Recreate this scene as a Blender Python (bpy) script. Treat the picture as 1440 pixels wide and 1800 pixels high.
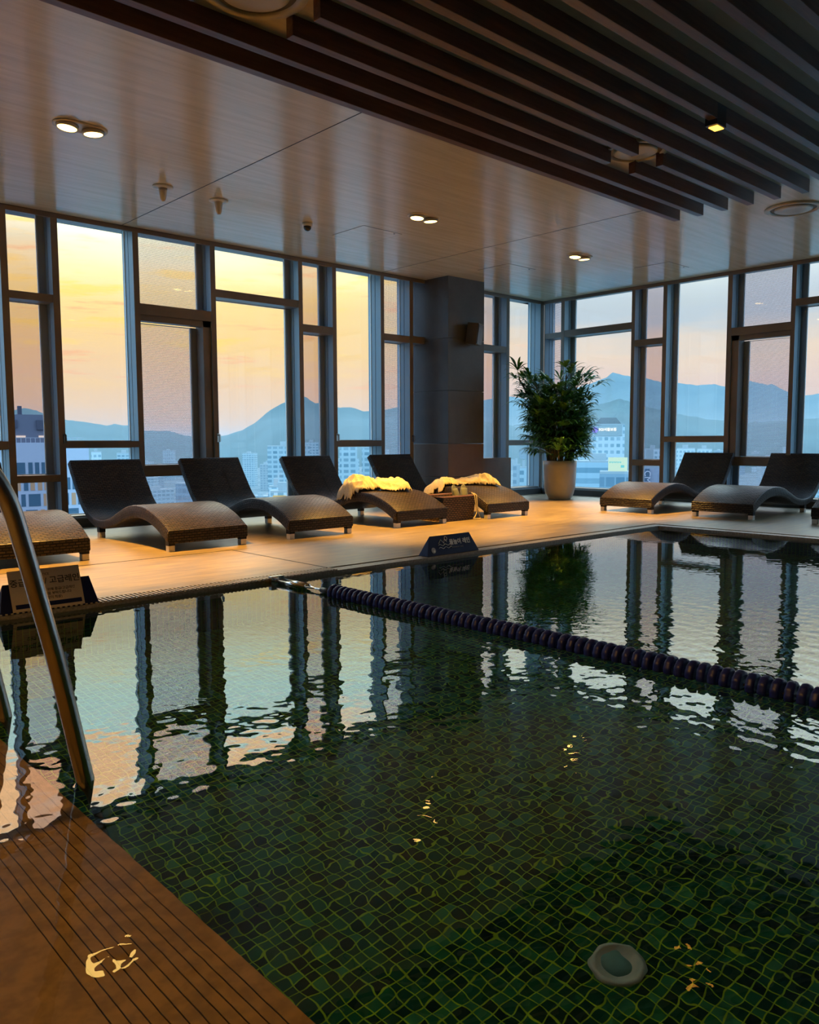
import bpy, bmesh, math, random
from mathutils import Vector, Matrix
random.seed(7)
CAUS = True
HAZE = 2.6e-4
S = 0.85                      # drawing units -> metres, applied to everything at the end
C = bpy.context.scene.collection
for o in list(bpy.data.objects): bpy.data.objects.remove(o)

def lin(r, g, b):
    f = lambda v: v/12.92 if v <= .04045 else ((v+.055)/1.055)**2.4
    return (f(r/255), f(g/255), f(b/255), 1.0)

# ---------------------------------------------------------------- camera, world, exposure
F, YAW, PITCH, ROLL = 1430.2, .7449, .087, -.0037
fw = Vector((math.sin(YAW)*math.cos(PITCH), math.cos(YAW)*math.cos(PITCH), -math.sin(PITCH)))
rt0 = Vector((math.cos(YAW), -math.sin(YAW), 0)); up0 = rt0.cross(fw)
rt = rt0*math.cos(ROLL) + up0*math.sin(ROLL); up = -rt0*math.sin(ROLL) + up0*math.cos(ROLL)
cd = bpy.data.cameras.new('camera'); cam = bpy.data.objects.new('camera', cd); C.objects.link(cam)
cd.sensor_fit = 'VERTICAL'; cd.sensor_height = 24.0; cd.lens = 24.0*F/1800
cd.clip_start = .05; cd.clip_end = 20000
cam.matrix_world = Matrix(((rt.x, up.x, -fw.x, 0), (rt.y, up.y, -fw.y, 0), (rt.z, up.z, -fw.z, 1.0), (0, 0, 0, 1)))
bpy.context.scene.camera = cam
sc = bpy.context.scene
sc.view_settings.view_transform = 'Standard'; sc.view_settings.look = 'None'
sc.view_settings.gamma = 1; sc.view_settings.use_curve_mapping = False
sc.view_settings.exposure = 0.0
sc.render.engine = 'CYCLES'
cy = sc.cycles
cy.use_denoising = True
try: cy.denoiser = 'OPENIMAGEDENOISE'
except Exception: pass
cy.max_bounces = 9; cy.diffuse_bounces = 4; cy.glossy_bounces = 5; cy.transmission_bounces = 6; cy.transparent_max_bounces = 12
cy.sample_clamp_indirect = 6.0; cy.caustics_reflective = True; cy.caustics_refractive = True; cy.blur_glossy = 0.3
cy.use_adaptive_sampling = True; cy.adaptive_threshold = 0.02
cy.volume_bounces = 0

class NT:
    """small node-tree helper"""
    def __init__(s, tree): s.t = tree; s.n = tree.nodes; s.l = tree.links
    def node(s, typ, **kw):
        n = s.n.new(typ)
        for k, v in kw.items(): setattr(n, k, v)
        return n
    def put(s, sock, v):
        if isinstance(v, bpy.types.NodeSocket): s.l.new(v, sock)
        elif v is not None: sock.default_value = v
    def math(s, op, a, b=None, c=None, clamp=False):
        n = s.node('ShaderNodeMath', operation=op, use_clamp=clamp)
        s.put(n.inputs[0], a)
        if b is not None: s.put(n.inputs[1], b)
        if c is not None: s.put(n.inputs[2], c)
        return n.outputs[0]
    def step(s, v, a, b):
        n = s.node('ShaderNodeMapRange', interpolation_type='SMOOTHSTEP'); s.put(n.inputs[0], v)
        n.inputs[1].default_value = a; n.inputs[2].default_value = b; return n.outputs[0]
    def mix(s, f, a, b, mode='MIX'):
        n = s.node('ShaderNodeMix', data_type='RGBA', blend_type=mode)
        s.put(n.inputs[0], f); s.put(n.inputs[6], a); s.put(n.inputs[7], b); return n.outputs[2]
    def ramp(s, v, stops, interp='LINEAR'):
        n = s.node('ShaderNodeValToRGB'); n.color_ramp.interpolation = interp; s.put(n.inputs[0], v)
        e = n.color_ramp.elements
        while len(e) > 1: e.remove(e[0])
        e[0].position = stops[0][0]; e[0].color = stops[0][1]
        for p, c in stops[1:]:
            x = e.new(p); x.color = c
        return n.outputs[0]
    def noise(s, vec, scale, detail=3, rough=.5):
        n = s.node('ShaderNodeTexNoise'); s.put(n.inputs['Vector'], vec)
        n.inputs['Scale'].default_value = scale; n.inputs['Detail'].default_value = detail; n.inputs['Roughness'].default_value = rough
        return n.outputs[0]
    def xyz(s, x, y, z):
        n = s.node('ShaderNodeCombineXYZ'); s.put(n.inputs[0], x); s.put(n.inputs[1], y); s.put(n.inputs[2], z); return n.outputs[0]
    def sep(s, v):
        n = s.node('ShaderNodeSeparateXYZ'); s.put(n.inputs[0], v); return n.outputs
    def mapping(s, v, scale=(1, 1, 1), loc=(0, 0, 0), rot=(0, 0, 0)):
        n = s.node('ShaderNodeMapping'); s.put(n.inputs[0], v)
        n.inputs[1].default_value = loc; n.inputs[2].default_value = rot; n.inputs[3].default_value = scale; return n.outputs[0]

SKY = 1.0
def build_world():
    w = bpy.data.worlds.new('dusk_sky'); sc.world = w; w.use_nodes = True
    T = NT(w.node_tree); T.n.clear()
    tc = T.node('ShaderNodeTexCoord'); x, y, z = T.sep(tc.outputs['Generated'])
    el = T.math('MULTIPLY', T.math('ARCSINE', z), 57.2958)
    az = T.math('MULTIPLY', T.math('ARCTAN2', x, y), 57.2958)
    # drifting cloud noise, stretched along the horizon
    p = T.xyz(T.math('MULTIPLY', az, .055), T.math('MULTIPLY', el, .26), 0.0)
    n1 = T.noise(p, 1.0, 5, .55)
    p2 = T.xyz(T.math('MULTIPLY', az, .10), T.math('MULTIPLY', el, .75), 3.0)
    n2 = T.noise(p2, 1.3, 6, .6)
    e2 = T.math('ADD', el, T.math('MULTIPLY', T.math('SUBTRACT', n1, .5), 6.0))
    e2 = T.math('ADD', e2, T.math('MULTIPLY', T.math('SUBTRACT', n2, .5), 3.0))
    t = T.math('DIVIDE', e2, 60.0)
    P = lambda d: max(0, d/60)
    left = T.ramp(t, [(0, lin(228, 200, 172)), (P(2), lin(238, 204, 166)), (P(4.5), lin(243, 204, 150)), (P(7), lin(246, 208, 136)),
                      (P(9.5), lin(247, 218, 142)), (P(12), lin(235, 222, 176)), (P(15), lin(205, 222, 200)), (P(18), lin(172, 212, 212)), (P(23), lin(205, 218, 208)), (P(28), lin(180, 205, 210)),
                      (P(34), lin(168, 186, 198)), (P(45), lin(140, 165, 185)), (1, lin(125, 150, 175))])
    right = T.ramp(t, [(0, lin(222, 196, 186)), (P(3.5), lin(226, 200, 188)), (P(5.5), lin(230, 208, 186)), (P(7), lin(212, 204, 196)),
                       (P(8.5), lin(182, 195, 206)), (P(10.5), lin(190, 202, 206)), (P(12.5), lin(224, 222, 204)), (P(16), lin(206, 220, 212)), (P(21), lin(186, 206, 210)),
                       (P(30), lin(160, 182, 200)), (P(45), lin(135, 160, 185)), (1, lin(120, 146, 172))])
    dusk = T.ramp(t, [(0, lin(150, 172, 190)), (P(10), lin(142, 176, 200)), (P(30), lin(120, 155, 186)), (1, lin(106, 138, 170))])
    col = T.mix(T.step(az, 36, 54), left, right)
    # yellow-orange glow streaks in the west
    m = T.math('MULTIPLY', T.step(n2, .53, .68), T.math('MULTIPLY', T.step(el, 3, 7), T.step(el, 19, 12)))
    m = T.math('MULTIPLY', m, T.step(az, 52, 36))
    col = T.mix(T.math('MULTIPLY', m, .75), col, lin(255, 214, 96))
    m2 = T.math('MULTIPLY', T.step(n2, .44, .32), T.math('MULTIPLY', T.step(el, 2, 5), T.step(el, 17, 9)))
    m2 = T.math('MULTIPLY', m2, T.step(az, 56, 40))
    col = T.mix(T.math('MULTIPLY', m2, .7), col, lin(246, 176, 122))
    # pink band high up (seen in the water)
    m3 = T.math('MULTIPLY', T.step(n1, .42, .56), T.math('MULTIPLY', T.step(el, 17, 19.5), T.step(el, 30, 23)))
    m3 = T.math('MULTIPLY', m3, T.step(az, 50, 30))
    col = T.mix(T.math('MULTIPLY', m3, .85), col, lin(246, 188, 130))
    dk = T.math('MAXIMUM', T.step(az, 12, -18), T.step(az, 84, 110))
    col = T.mix(dk, col, dusk)
    col = T.mix(T.step(el, 0.2, -2.5), col, lin(120, 146, 160))
    # the open sky above the cloud bank is several times brighter than the hazy band near the hills
    gain = T.ramp(T.math('DIVIDE', el, 60.0), [(0, (.165,)*3+(1,)), (9/60, (.19,)*3+(1,)), (12.5/60, (.27,)*3+(1,)), (16/60, (.58,)*3+(1,)), (20/60, (.90,)*3+(1,)), (25/60, (1.35,)*3+(1,)), (34/60, (1.1, 1.1, 1.1, 1)), (1, (.6,)*3+(1,))])
    bg = T.node('ShaderNodeBackground'); T.put(bg.inputs[0], col); T.put(bg.inputs[1], T.math('MULTIPLY', T.math('MULTIPLY', gain, 7.0*SKY), 1.0))
    out = T.node('ShaderNodeOutputWorld'); T.l.new(bg.outputs[0], out.inputs[0])
    w.cycles.sampling_method = 'MANUAL'; w.cycles.sample_map_resolution = 512
build_world()

# ---------------------------------------------------------------- helpers
def tag(o, label=None, cat=None, group=None, kind=None):
    if label: o['label'] = label
    if cat: o['category'] = cat
    if group: o['group'] = group
    if kind: o['kind'] = kind
    return o
def empty(name, loc=(0, 0, 0), rz=0):
    o = bpy.data.objects.new(name, None); C.objects.link(o); o.location = loc; o.rotation_euler = (0, 0, rz)
    o.empty_display_size = .1; return o
def children(o): return [c for c in bpy.data.objects if c.parent == o]
def copy_tree(o, parent=None):
    c = o.copy(); C.objects.link(c)
    if parent is not None: c.parent = parent
    for ch in children(o): copy_tree(ch, c)
    return c
class MB:
    """collects shapes into one bmesh"""
    def __init__(s): s.b = bmesh.new()
    def box(s, x0, x1, y0, y1, z0, z1, M=None):
        v = [s.b.verts.new((x, y, z)) for x in (x0, x1) for y in (y0, y1) for z in (z0, z1)]
        for f in ((0, 1, 3, 2), (4, 6, 7, 5), (0, 4, 5, 1), (2, 3, 7, 6), (0, 2, 6, 4), (1, 5, 7, 3)):
            s.b.faces.new([v[i] for i in f])
        if M is not None:
            for q in v: q.co = M @ q.co
        return s
    def quad(s, *pts): s.b.faces.new([s.b.verts.new(p) for p in pts]); return s
    def tube(s, pts, r, n=12, cap=True, closed=False):
        pts = [Vector(p) for p in pts]; rings = []; N = len(pts)
        rr = r if isinstance(r, (list, tuple)) else [r]*N
        prev = None
        for i, p in enumerate(pts):
            a = pts[(i-1) % N] if (i > 0 or closed) else p; b = pts[(i+1) % N] if (i < N-1 or closed) else p
            d = (b-a).normalized()
            if prev is None:
                h = Vector((0, 0, 1)) if abs(d.z) < .9 else Vector((1, 0, 0))
                u = d.cross(h).normalized()
            else: u = (prev - d*prev.dot(d)).normalized()
            prev = u; w = d.cross(u)
            rings.append([s.b.verts.new(p + (u*math.cos(k*math.tau/n)+w*math.sin(k*math.tau/n))*rr[i]) for k in range(n)])
        for i in range(N if closed else N-1):
            A, B = rings[i], rings[(i+1) % N]
            for k in range(n): s.b.faces.new((A[k], A[(k+1) % n], B[(k+1) % n], B[k]))
        if cap and not closed:
            s.b.faces.new(rings[0][::-1]); s.b.faces.new(rings[-1])
        return s
    def lathe(s, prof, n=32, M=None, wob=None):
        rings = []; vs = []
        for r, z in prof:
            ring = []
            for k in range(n):
                rr = r*(wob(k, n) if wob and r > .001 else 1)
                ring.append(s.b.verts.new((rr*math.cos(k*math.tau/n), rr*math.sin(k*math.tau/n), z)))
            rings.append(ring); vs += ring
        for A, B in zip(rings, rings[1:]):
            for k in range(n): s.b.faces.new((A[k], A[(k+1) % n], B[(k+1) % n], B[k]))
        s.b.faces.new(rings[0][::-1]); s.b.faces.new(rings[-1])
        if M is not None:
            for q in vs: q.co = M @ q.co
        return s
    def build(s, name, mat, parent=None, smooth=False, bevel=0, merge=False):
        if merge: bmesh.ops.remove_doubles(s.b, verts=s.b.verts, dist=1e-5)
        bmesh.ops.recalc_face_normals(s.b, faces=s.b.faces)
        me = bpy.data.meshes.new(name); s.b.to_mesh(me); s.b.free()
        if smooth:
            for p in me.polygons: p.use_smooth = True
        for m in (mat if isinstance(mat, (list, tuple)) else [mat]): me.materials.append(m)
        o = bpy.data.objects.new(name, me); C.objects.link(o)
        if parent is not None: o.parent = parent
        if bevel:
            b = o.modifiers.new('bevel', 'BEVEL'); b.width = bevel; b.segments = 2; b.limit_method = 'ANGLE'; b.harden_normals = False
        return o
def text_mesh(body, size, mat, parent, M, extrude=.0008, align='CENTER', name='lettering', bold=0.0):
    cu = bpy.data.curves.new(name, 'FONT'); cu.body = body; cu.size = size; cu.extrude = extrude
    cu.align_x = align; cu.align_y = 'CENTER'; cu.offset = bold
    o = bpy.data.objects.new(name, cu); C.objects.link(o)
    dg = bpy.context.evaluated_depsgraph_get(); dg.update()
    me = bpy.data.meshes.new_from_object(o.evaluated_get(dg), depsgraph=dg)
    bpy.data.objects.remove(o); bpy.data.curves.remove(cu)
    me.materials.clear(); me.materials.append(mat)
    me.transform(M)
    o = bpy.data.objects.new(name, me); C.objects.link(o); o.parent = parent
    return o
def frame_M(origin, xdir, ydir):
    x = Vector(xdir).normalized(); y = Vector(ydir).normalized(); z = x.cross(y)
    return Matrix(((x.x, y.x, z.x, origin[0]), (x.y, y.y, z.y, origin[1]), (x.z, y.z, z.z, origin[2]), (0, 0, 0, 1)))

# pixel tools: turn measured points of the photograph into real directions for the far scenery
def ray(px, py): return fw*F + rt*(px-720) - up*(py-900)
def px_az(px, py=772): d = ray(px, py); return math.atan2(d.x, d.y)
def px_el(px, py): d = ray(px, py); return math.atan2(d.z, math.hypot(d.x, d.y))

# ---------------------------------------------------------------- materials
MATS = {}
def pmat(name, col, rough=.5, metal=0, spec=.5, **kw):
    m = bpy.data.materials.new(name); m.use_nodes = True
    b = m.node_tree.nodes['Principled BSDF']
    b.inputs['Base Color'].default_value = col if len(col) == 4 else (*col, 1)
    b.inputs['Roughness'].default_value = rough; b.inputs['Metallic'].default_value = metal
    b.inputs['Specular IOR Level'].default_value = spec
    for k, v in kw.items(): b.inputs[k.replace('_', ' ')].default_value = v
    MATS[name] = m; return m
def tree(m):
    T = NT(m.node_tree); return T, m.node_tree.nodes['Principled BSDF'], T.node('ShaderNodeTexCoord')
def bump(T, b, h, strength=.3, dist=.01):
    n = T.node('ShaderNodeBump'); n.inputs['Strength'].default_value = strength; n.inputs['Distance'].default_value = dist
    T.put(n.inputs['Height'], h); T.l.new(n.outputs[0], b.inputs['Normal']); return n
def varied(name, c1, c2, scale, rough=.5, metal=0, spec=.5, bstr=0, stretch=(1, 1, 1), detail=4, rvar=0):
    m = pmat(name, c1, rough, metal, spec); T, b, tc = tree(m)
    v = T.mapping(tc.outputs['Object'], scale=stretch)
    n = T.noise(v, scale, detail, .6)
    T.put(b.inputs['Base Color'], T.mix(T.step(n, .35, .65), c1 if len(c1) == 4 else (*c1, 1), c2 if len(c2) == 4 else (*c2, 1)))
    if rvar: T.put(b.inputs['Roughness'], T.math('ADD', T.math('MULTIPLY', n, rvar), rough-rvar/2))
    if bstr: bump(T, b, n, bstr, .004)
    return m

# deck stone with a streaky grain along the long side of the tiles
m_deck = pmat('deck_stone', (.3, .27, .23, 1), .42)
T, b, tc = tree(m_deck); v = T.mapping(tc.outputs['Object'], scale=(1.0, 9.0, 1.0))
n = T.noise(v, 2.6, 6, .62); n2 = T.noise(tc.outputs['Object'], 1.1, 3)
c = T.mix(T.step(n, .3, .7), (.13, .098, .050, 1), (.34, .255, .128, 1)); c = T.mix(T.math('MULTIPLY', T.step(n2, .4, .75), .35), c, (.15, .125, .085, 1))
T.put(b.inputs['Base Color'], c); T.put(b.inputs['Roughness'], T.math('ADD', T.math('MULTIPLY', n, .25), .28)); bump(T, b, n, .12, .004)
m_coping = varied('coping_stone', (.36, .31, .25, 1), (.22, .19, .16, 1), 60, .45, bstr=.3)
m_joint = pmat('dark_joint', (.015, .012, .01, 1), .6)
m_grate = pmat('grating_bars', (.46, .40, .32, 1), .35)
m_gutter = pmat('gutter_channel', (.02, .018, .016, 1), .4)
# ceiling: satin beige boards with fine joints
m_ceil = pmat('ceiling_boards', (.46, .38, .29, 1), .22, spec=.7)
T, b, tc = tree(m_ceil); x, y, z = T.sep(tc.outputs['Object'])
v = T.mapping(tc.outputs['Object'], scale=(.35, 5.0, 1)); n = T.noise(v, 3.0, 6, .65)
ln = T.math('ABSOLUTE', T.math('SUBTRACT', T.math('FRACT', T.math('DIVIDE', y, .17)), .5)); line = T.step(ln, .492, .5)
c = T.mix(T.step(n, .3, .7), (.62, .52, .35, 1), (.74, .63, .44, 1)); c = T.mix(T.math('MULTIPLY', line, .35), c, (.2, .16, .12, 1))
T.put(b.inputs['Base Color'], c); T.put(b.inputs['Roughness'], T.math('ADD', T.math('MULTIPLY', n, .12), .14)); bump(T, b, T.math('SUBTRACT', n, T.math('MULTIPLY', line, .5)), .05, .002)
m_beam = varied('dark_walnut', (.085, .034, .022, 1), (.13, .055, .036, 1), 6, .38, stretch=(.4, 8, 8))
m_alu = varied('anodised_bronze_grey', (.17, .15, .13, 1), (.20, .175, .155, 1), 3, .38, metal=.0, spec=.5)
m_sash = pmat('sash_blue_grey_metal', (.30, .37, .42, 1), .3, metal=.35)
m_sky_side = pmat('sky_tinted_side_metal', (.26, .36, .43, 1), .35, metal=.15)  # mullion sides: blue daylight falling on them is put into the colour
m_gasket = pmat('pale_glazing_bead', (.85, .84, .80, 1), .35)
m_slot = pmat('black_seal', (.01, .01, .012, 1), .5)
m_steel = varied('brushed_steel', (.62, .60, .57, 1), (.50, .48, .46, 1), 25, .22, metal=1, stretch=(1, 1, .1), rvar=.1)
m_chrome = pmat('chrome', (.75, .75, .74, 1), .12, metal=1)
m_darkplastic = pmat('navy_plastic', (.008, .014, .16, 1), .4, spec=.25)
m_white = pmat('white_plastic', (.62, .58, .50, 1), .4)
m_trimwhite = pmat('beige_enamel', (.50, .44, .34, 1), .35)
m_black = pmat('black_metal', (.012, .012, .013, 1), .4)
# column stone
def tile_mat(name, ca, cb, rough=.28):
    m = pmat(name, ca, rough, spec=.6); T, b, tc = tree(m)
    n = T.noise(tc.outputs['Object'], 3.0, 6, .7); x, y, z = T.sep(tc.outputs['Object'])
    n2 = T.noise(T.mapping(tc.outputs['Object'], scale=(1, 1, 6)), 9, 4, .6)
    c = T.mix(T.step(n, .3, .7), ca, cb); c = T.mix(T.math('MULTIPLY', T.step(n2, .5, .7), .25), c, tuple(min(1, q*1.5) for q in ca[:3])+(1,))
    T.put(b.inputs['Base Color'], c); T.put(b.inputs['Roughness'], T.math('ADD', T.math('MULTIPLY', n2, .2), rough-.05)); bump(T, b, n2, .06, .003); return m
m_col = tile_mat('charcoal_porcelain', (.060, .066, .070, 1), (.085, .090, .094, 1))
m_coll = tile_mat('brown_porcelain', (.12, .078, .048, 1), (.15, .10, .065, 1), .33)
m_wall = pmat('dark_panel_wall', (.06, .05, .042, 1), .5)
# glass
def glass_mat(name, tint, refl=1.0, dots=False, darkness=.7):
    m = bpy.data.materials.new(name); m.use_nodes = True; T = NT(m.node_tree); T.n.clear()
    tr = T.node('ShaderNodeBsdfTransparent'); tr.inputs[0].default_value = tint
    gl = T.node('ShaderNodeBsdfGlossy'); gl.inputs['Roughness'].default_value = 0.0; gl.inputs[0].default_value = (.9, .95, 1, 1)
    gm = T.node('ShaderNodeNewGeometry'); fr = T.node('ShaderNodeFresnel'); T.put(fr.inputs[0], T.math('SUBTRACT', 1.5, T.math('MULTIPLY', gm.outputs['Backfacing'], .8333)))
    mx = T.node('ShaderNodeMixShader'); T.l.new(T.math('MULTIPLY', fr.outputs[0], refl), mx.inputs[0]); T.l.new(tr.outputs[0], mx.inputs[1]); T.l.new(gl.outputs[0], mx.inputs[2])
    sh = mx.outputs[0]
    if dots:
        tc = T.node('ShaderNodeTexCoord'); x, y, z = T.sep(tc.outputs['Object']); h = T.math('ADD', x, y)
        p = .019
        a = T.math('SINE', T.math('MULTIPLY', T.math('ADD', h, z), math.tau/p/1.4)); c_ = T.math('SINE', T.math('MULTIPLY', T.math('SUBTRACT', h, z), math.tau/p/1.4))
        k = T.math('MULTIPLY', a, c_)
        fac = T.step(k, -.05, .25)
        df = T.node('ShaderNodeBsdfDiffuse'); df.inputs[0].default_value = (.30, .25, .26, 1)
        tl = T.node('ShaderNodeBsdfTranslucent'); tl.inputs[0].default_value = (.42, .36, .36, 1)
        ad = T.node('ShaderNodeMixShader'); ad.inputs[0].default_value = .6; T.l.new(df.outputs[0], ad.inputs[1]); T.l.new(tl.outputs[0], ad.inputs[2])
        m2 = T.node('ShaderNodeMixShader'); T.l.new(T.math('MULTIPLY', fac, darkness), m2.inputs[0]); T.l.new(sh, m2.inputs[1]); T.l.new(ad.outputs[0], m2.inputs[2]); sh = m2.outputs[0]
    out = T.node('ShaderNodeOutputMaterial'); T.l.new(sh, out.inputs[0]); MATS[name] = m; return m
m_glass = glass_mat('clear_glazing', (.97, .98, .97, 1))
m_tint = glass_mat('tinted_glazing', (.80, .75, .76, 1), 1.2)
m_frit = glass_mat('dotted_glazing', (.90, .88, .90, 1), .8, dots=True, darkness=.5)
# mosaic
m_mos = pmat('green_glass_mosaic', (.02, .06, .05, 1), .6, spec=.03)
T, b, tc = tree(m_mos); g = T.node('ShaderNodeNewGeometry')
x, y, z = T.sep(tc.outputs['Object']); nx, ny, nz = T.sep(g.outputs['Normal'])
P_ = .04*S
def cell(T, v, p): return T.math('FRACT', T.math('DIVIDE', v, p)), T.math('FLOOR', T.math('DIVIDE', v, p))
fz = T.math('ABSOLUTE', nz)
top = T.step(fz, .4, .6); isx = T.step(T.math('ABSOLUTE', nx), .4, .6)
u = T.math('ADD', T.math('MULTIPLY', x, T.math('SUBTRACT', 1, isx)), T.math('MULTIPLY', y, isx))
w_ = T.math('ADD', T.math('MULTIPLY', y, top), T.math('MULTIPLY', z, T.math('SUBTRACT', 1, top)))
fu, iu = cell(T, u, P_); fv, iv = cell(T, w_, P_)
du = T.math('ABSOLUTE', T.math('SUBTRACT', fu, .5)); dv = T.math('ABSOLUTE', T.math('SUBTRACT', fv, .5))
grout = T.step(T.math('MAXIMUM', du, dv), .425, .465)
wn = T.node('ShaderNodeTexWhiteNoise'); T.put(wn.inputs[0], T.xyz(iu, iv, 0.0))
tile = T.ramp(wn.outputs[0], [(0, (.001, .012, .020, 1)), (.35, (.002, .030, .034, 1)), (.6, (.003, .050, .042, 1)), (.85, (.006, .075, .052, 1)), (1, (.016, .12, .085, 1))])
c = T.mix(grout, tile, (.11, .26, .022, 1)); T.put(b.inputs['Base Color'], c)
m_ledge = varied('submerged_tan_stone', (.225, .128, .030, 1), (.15, .083, .018, 1), 22, .6, bstr=.2, detail=10)
m_groove = pmat('anti_slip_groove', (.07, .032, .009, 1), .7)

# water
m_water = bpy.data.materials.new('pool_water'); m_water.use_nodes = True
T = NT(m_water.node_tree); b = m_water.node_tree.nodes['Principled BSDF']
b.inputs['Base Color'].default_value = (.96, 1, .98, 1); b.inputs['Roughness'].default_value = 0; b.inputs['IOR'].default_value = 1.33
b.inputs['Transmission Weight'].default_value = 1
# wicker
def wicker(name, ca, cb):
    m = pmat(name, ca, .42, spec=.32); T, b, tc = tree(m)
    uv = tc.outputs['UV']
    br = T.node('ShaderNodeTexBrick'); T.put(br.inputs['Vector'], uv)
    br.offset = .5; br.squash = 1
    br.inputs['Scale'].default_value = 1.0; br.inputs['Brick Width'].default_value = .052; br.inputs['Row Height'].default_value = .024
    br.inputs['Mortar Size'].default_value = .0065; br.inputs['Mortar Smooth'].default_value = .6; br.inputs['Bias'].default_value = 0
    br.inputs['Color1'].default_value = ca; br.inputs['Color2'].default_value = cb; br.inputs['Mortar'].default_value = (.004, .003, .003, 1)
    T.put(b.inputs['Base Color'], br.outputs[0])
    bump(T, b, T.math('SUBTRACT', 1.0, br.outputs['Fac']), 1.0, .010); return m
m_wick = wicker('dark_wicker', (.070, .047, .032, 1), (.030, .022, .018, 1))
m_bask = wicker('basket_weave', (.22, .13, .06, 1), (.14, .085, .04, 1))
m_cloth = varied('cream_terry', (.52, .45, .31, 1), (.42, .36, .25, 1), 40, .9, bstr=.35, detail=5)
m_slip = pmat('grey_green_felt', (.11, .12, .10, 1), .8)
m_leaf = pmat('palm_leaf', (.03, .10, .02, 1), .35)
T, b, tc = tree(m_leaf); n = T.noise(tc.outputs['Object'], 7, 2)
T.put(b.inputs['Base Color'], T.ramp(n, [(.3, (.03, .12, .035, 1)), (.55, (.065, .23, .04, 1)), (.75, (.20, .42, .05, 1))]))
b.inputs['Transmission Weight'].default_value = 0
m_cane = varied('palm_cane', (.07, .08, .03, 1), (.12, .10, .05, 1), 20, .6)
m_pot = varied('pale_ceramic', (.50, .49, .46, 1), (.44, .43, .40, 1), 4, .3, rvar=.1)
m_soil = pmat('soil', (.03, .022, .015, 1), .9)
def emis(name, col, s):
    m = bpy.data.materials.new(name); m.use_nodes = True; T = NT(m.node_tree); T.n.clear()
    e = T.node('ShaderNodeEmission'); e.inputs[0].default_value = col; e.inputs[1].default_value = s
    o = T.node('ShaderNodeOutputMaterial'); T.l.new(e.outputs[0], o.inputs[0]); return m
m_lamp = emis('warm_lamp_lens', (1, .62, .16, 1), 14)
m_lamp2 = emis('amber_lamp_lens', (1, .45, .05, 1), 5)

# ---------------------------------------------------------------- room shell
YL, XR, ZC = 9.663, 12.309, 3.577
X0, Y0 = -4.5, -4.0
PX0, PX1, PY0, PY1 = -.75, 8.62, -2.6, 5.02     # water opening
WZ = -.03
m = MB()
OP = .14
m.box(X0, XR+.3, PY1+OP, YL+.3, -.25, 0); m.box(X0, XR+.3, Y0, PY0-OP, -.25, 0)
m.box(X0, PX0-OP, PY0-OP, PY1+OP, -.25, 0); m.box(PX1+OP, XR+.3, PY0-OP, PY1+OP, -.25, 0)
tag(m.build('floor', m_deck), kind='structure')
m = MB()   # expansion joints inlaid in the deck
JY, JX, JW = 6.62, 3.86, .007
m.box(X0, JX, JY-JW, JY+JW, -.01, .0015); m.box(JX-JW, JX+JW, PY1+OP, JY, -.01, .0015)
tag(m.build('trim_1', m_joint), kind='structure')
m = MB()   # coping round the pool with its dark shadow line
g = .018
for a in ((PX0-.0, PX1, PY1, PY1+OP-g), (PX0, PX1, PY0-OP+g, PY0)): m.box(a[0], a[1], a[2], a[3], -.3, -.006)
m.box(PX1, PX1+OP-g, PY0-OP+g, PY1+OP-g, -.3, -.006); m.box(PX0-OP+g, PX0, PY0-OP+g, PY1+OP-g, -.3, -.006)
tag(m.build('trim_2', m_coping), kind='structure')
m = MB()
m.box(PX0-OP, PX1+OP, PY1+OP-g, PY1+OP, -.3, -.05); m.box(PX0-OP, PX1+OP, PY0-OP, PY0-OP+g, -.3, -.05)
m.box(PX1+OP-g, PX1+OP, PY0-OP, PY1+OP, -.3, -.05); m.box(PX0-OP, PX0-OP+g, PY0-OP, PY1+OP, -.3, -.05)
tag(m.build('trim_3', m_joint), kind='structure')
gr = empty('gutter_grating', (PX0, PY1, 0)); tag(gr, 'slatted overflow grating along the left end of the far pool edge', 'grating')
m = MB(); m.box(0, 3.86-PX0, .005, OP-.02, -.0055, -.004); m.build('channel', m_gutter, gr)
m = MB()
k = 0.012
while k < 3.86-PX0:
    m.box(k, k+.013, .004, OP-.02, -.004, .003); k += .031
m.build('slats', m_grate, gr)

# pool basin
BZ = -1.15
m = MB()
m.box(PX0-.1, PX1+.1, PY0-.1, PY1+.1, BZ-.1, BZ)
m.box(PX0-.1, PX1+.1, PY1, PY1+.1, BZ, -.3); m.box(PX0-.1, PX1+.1, PY0-.1, PY0, BZ, -.3)
m.box(PX1, PX1+.1, PY0, PY1, BZ, -.3); m.box(PX0-.1, PX0, PY0, PY1, BZ, -.3)
basin = tag(m.build('pool_basin', m_mos), kind='structure')
LX, LZ = .85, -.15
m = MB(); m.box(PX0+.001, LX, PY0+.001, PY1-.001, BZ+.001, LZ)
ledge = tag(m.build('trim_4', m_ledge), kind='structure')
m = MB()
for i in range(10):
    xx = LX-.038-.0275*i; m.box(xx-.0012, xx+.0012, PY0+.02, PY1-.02, LZ-.01, LZ+.0012)
tag(m.build('trim_5', m_groove), kind='structure')
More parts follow.
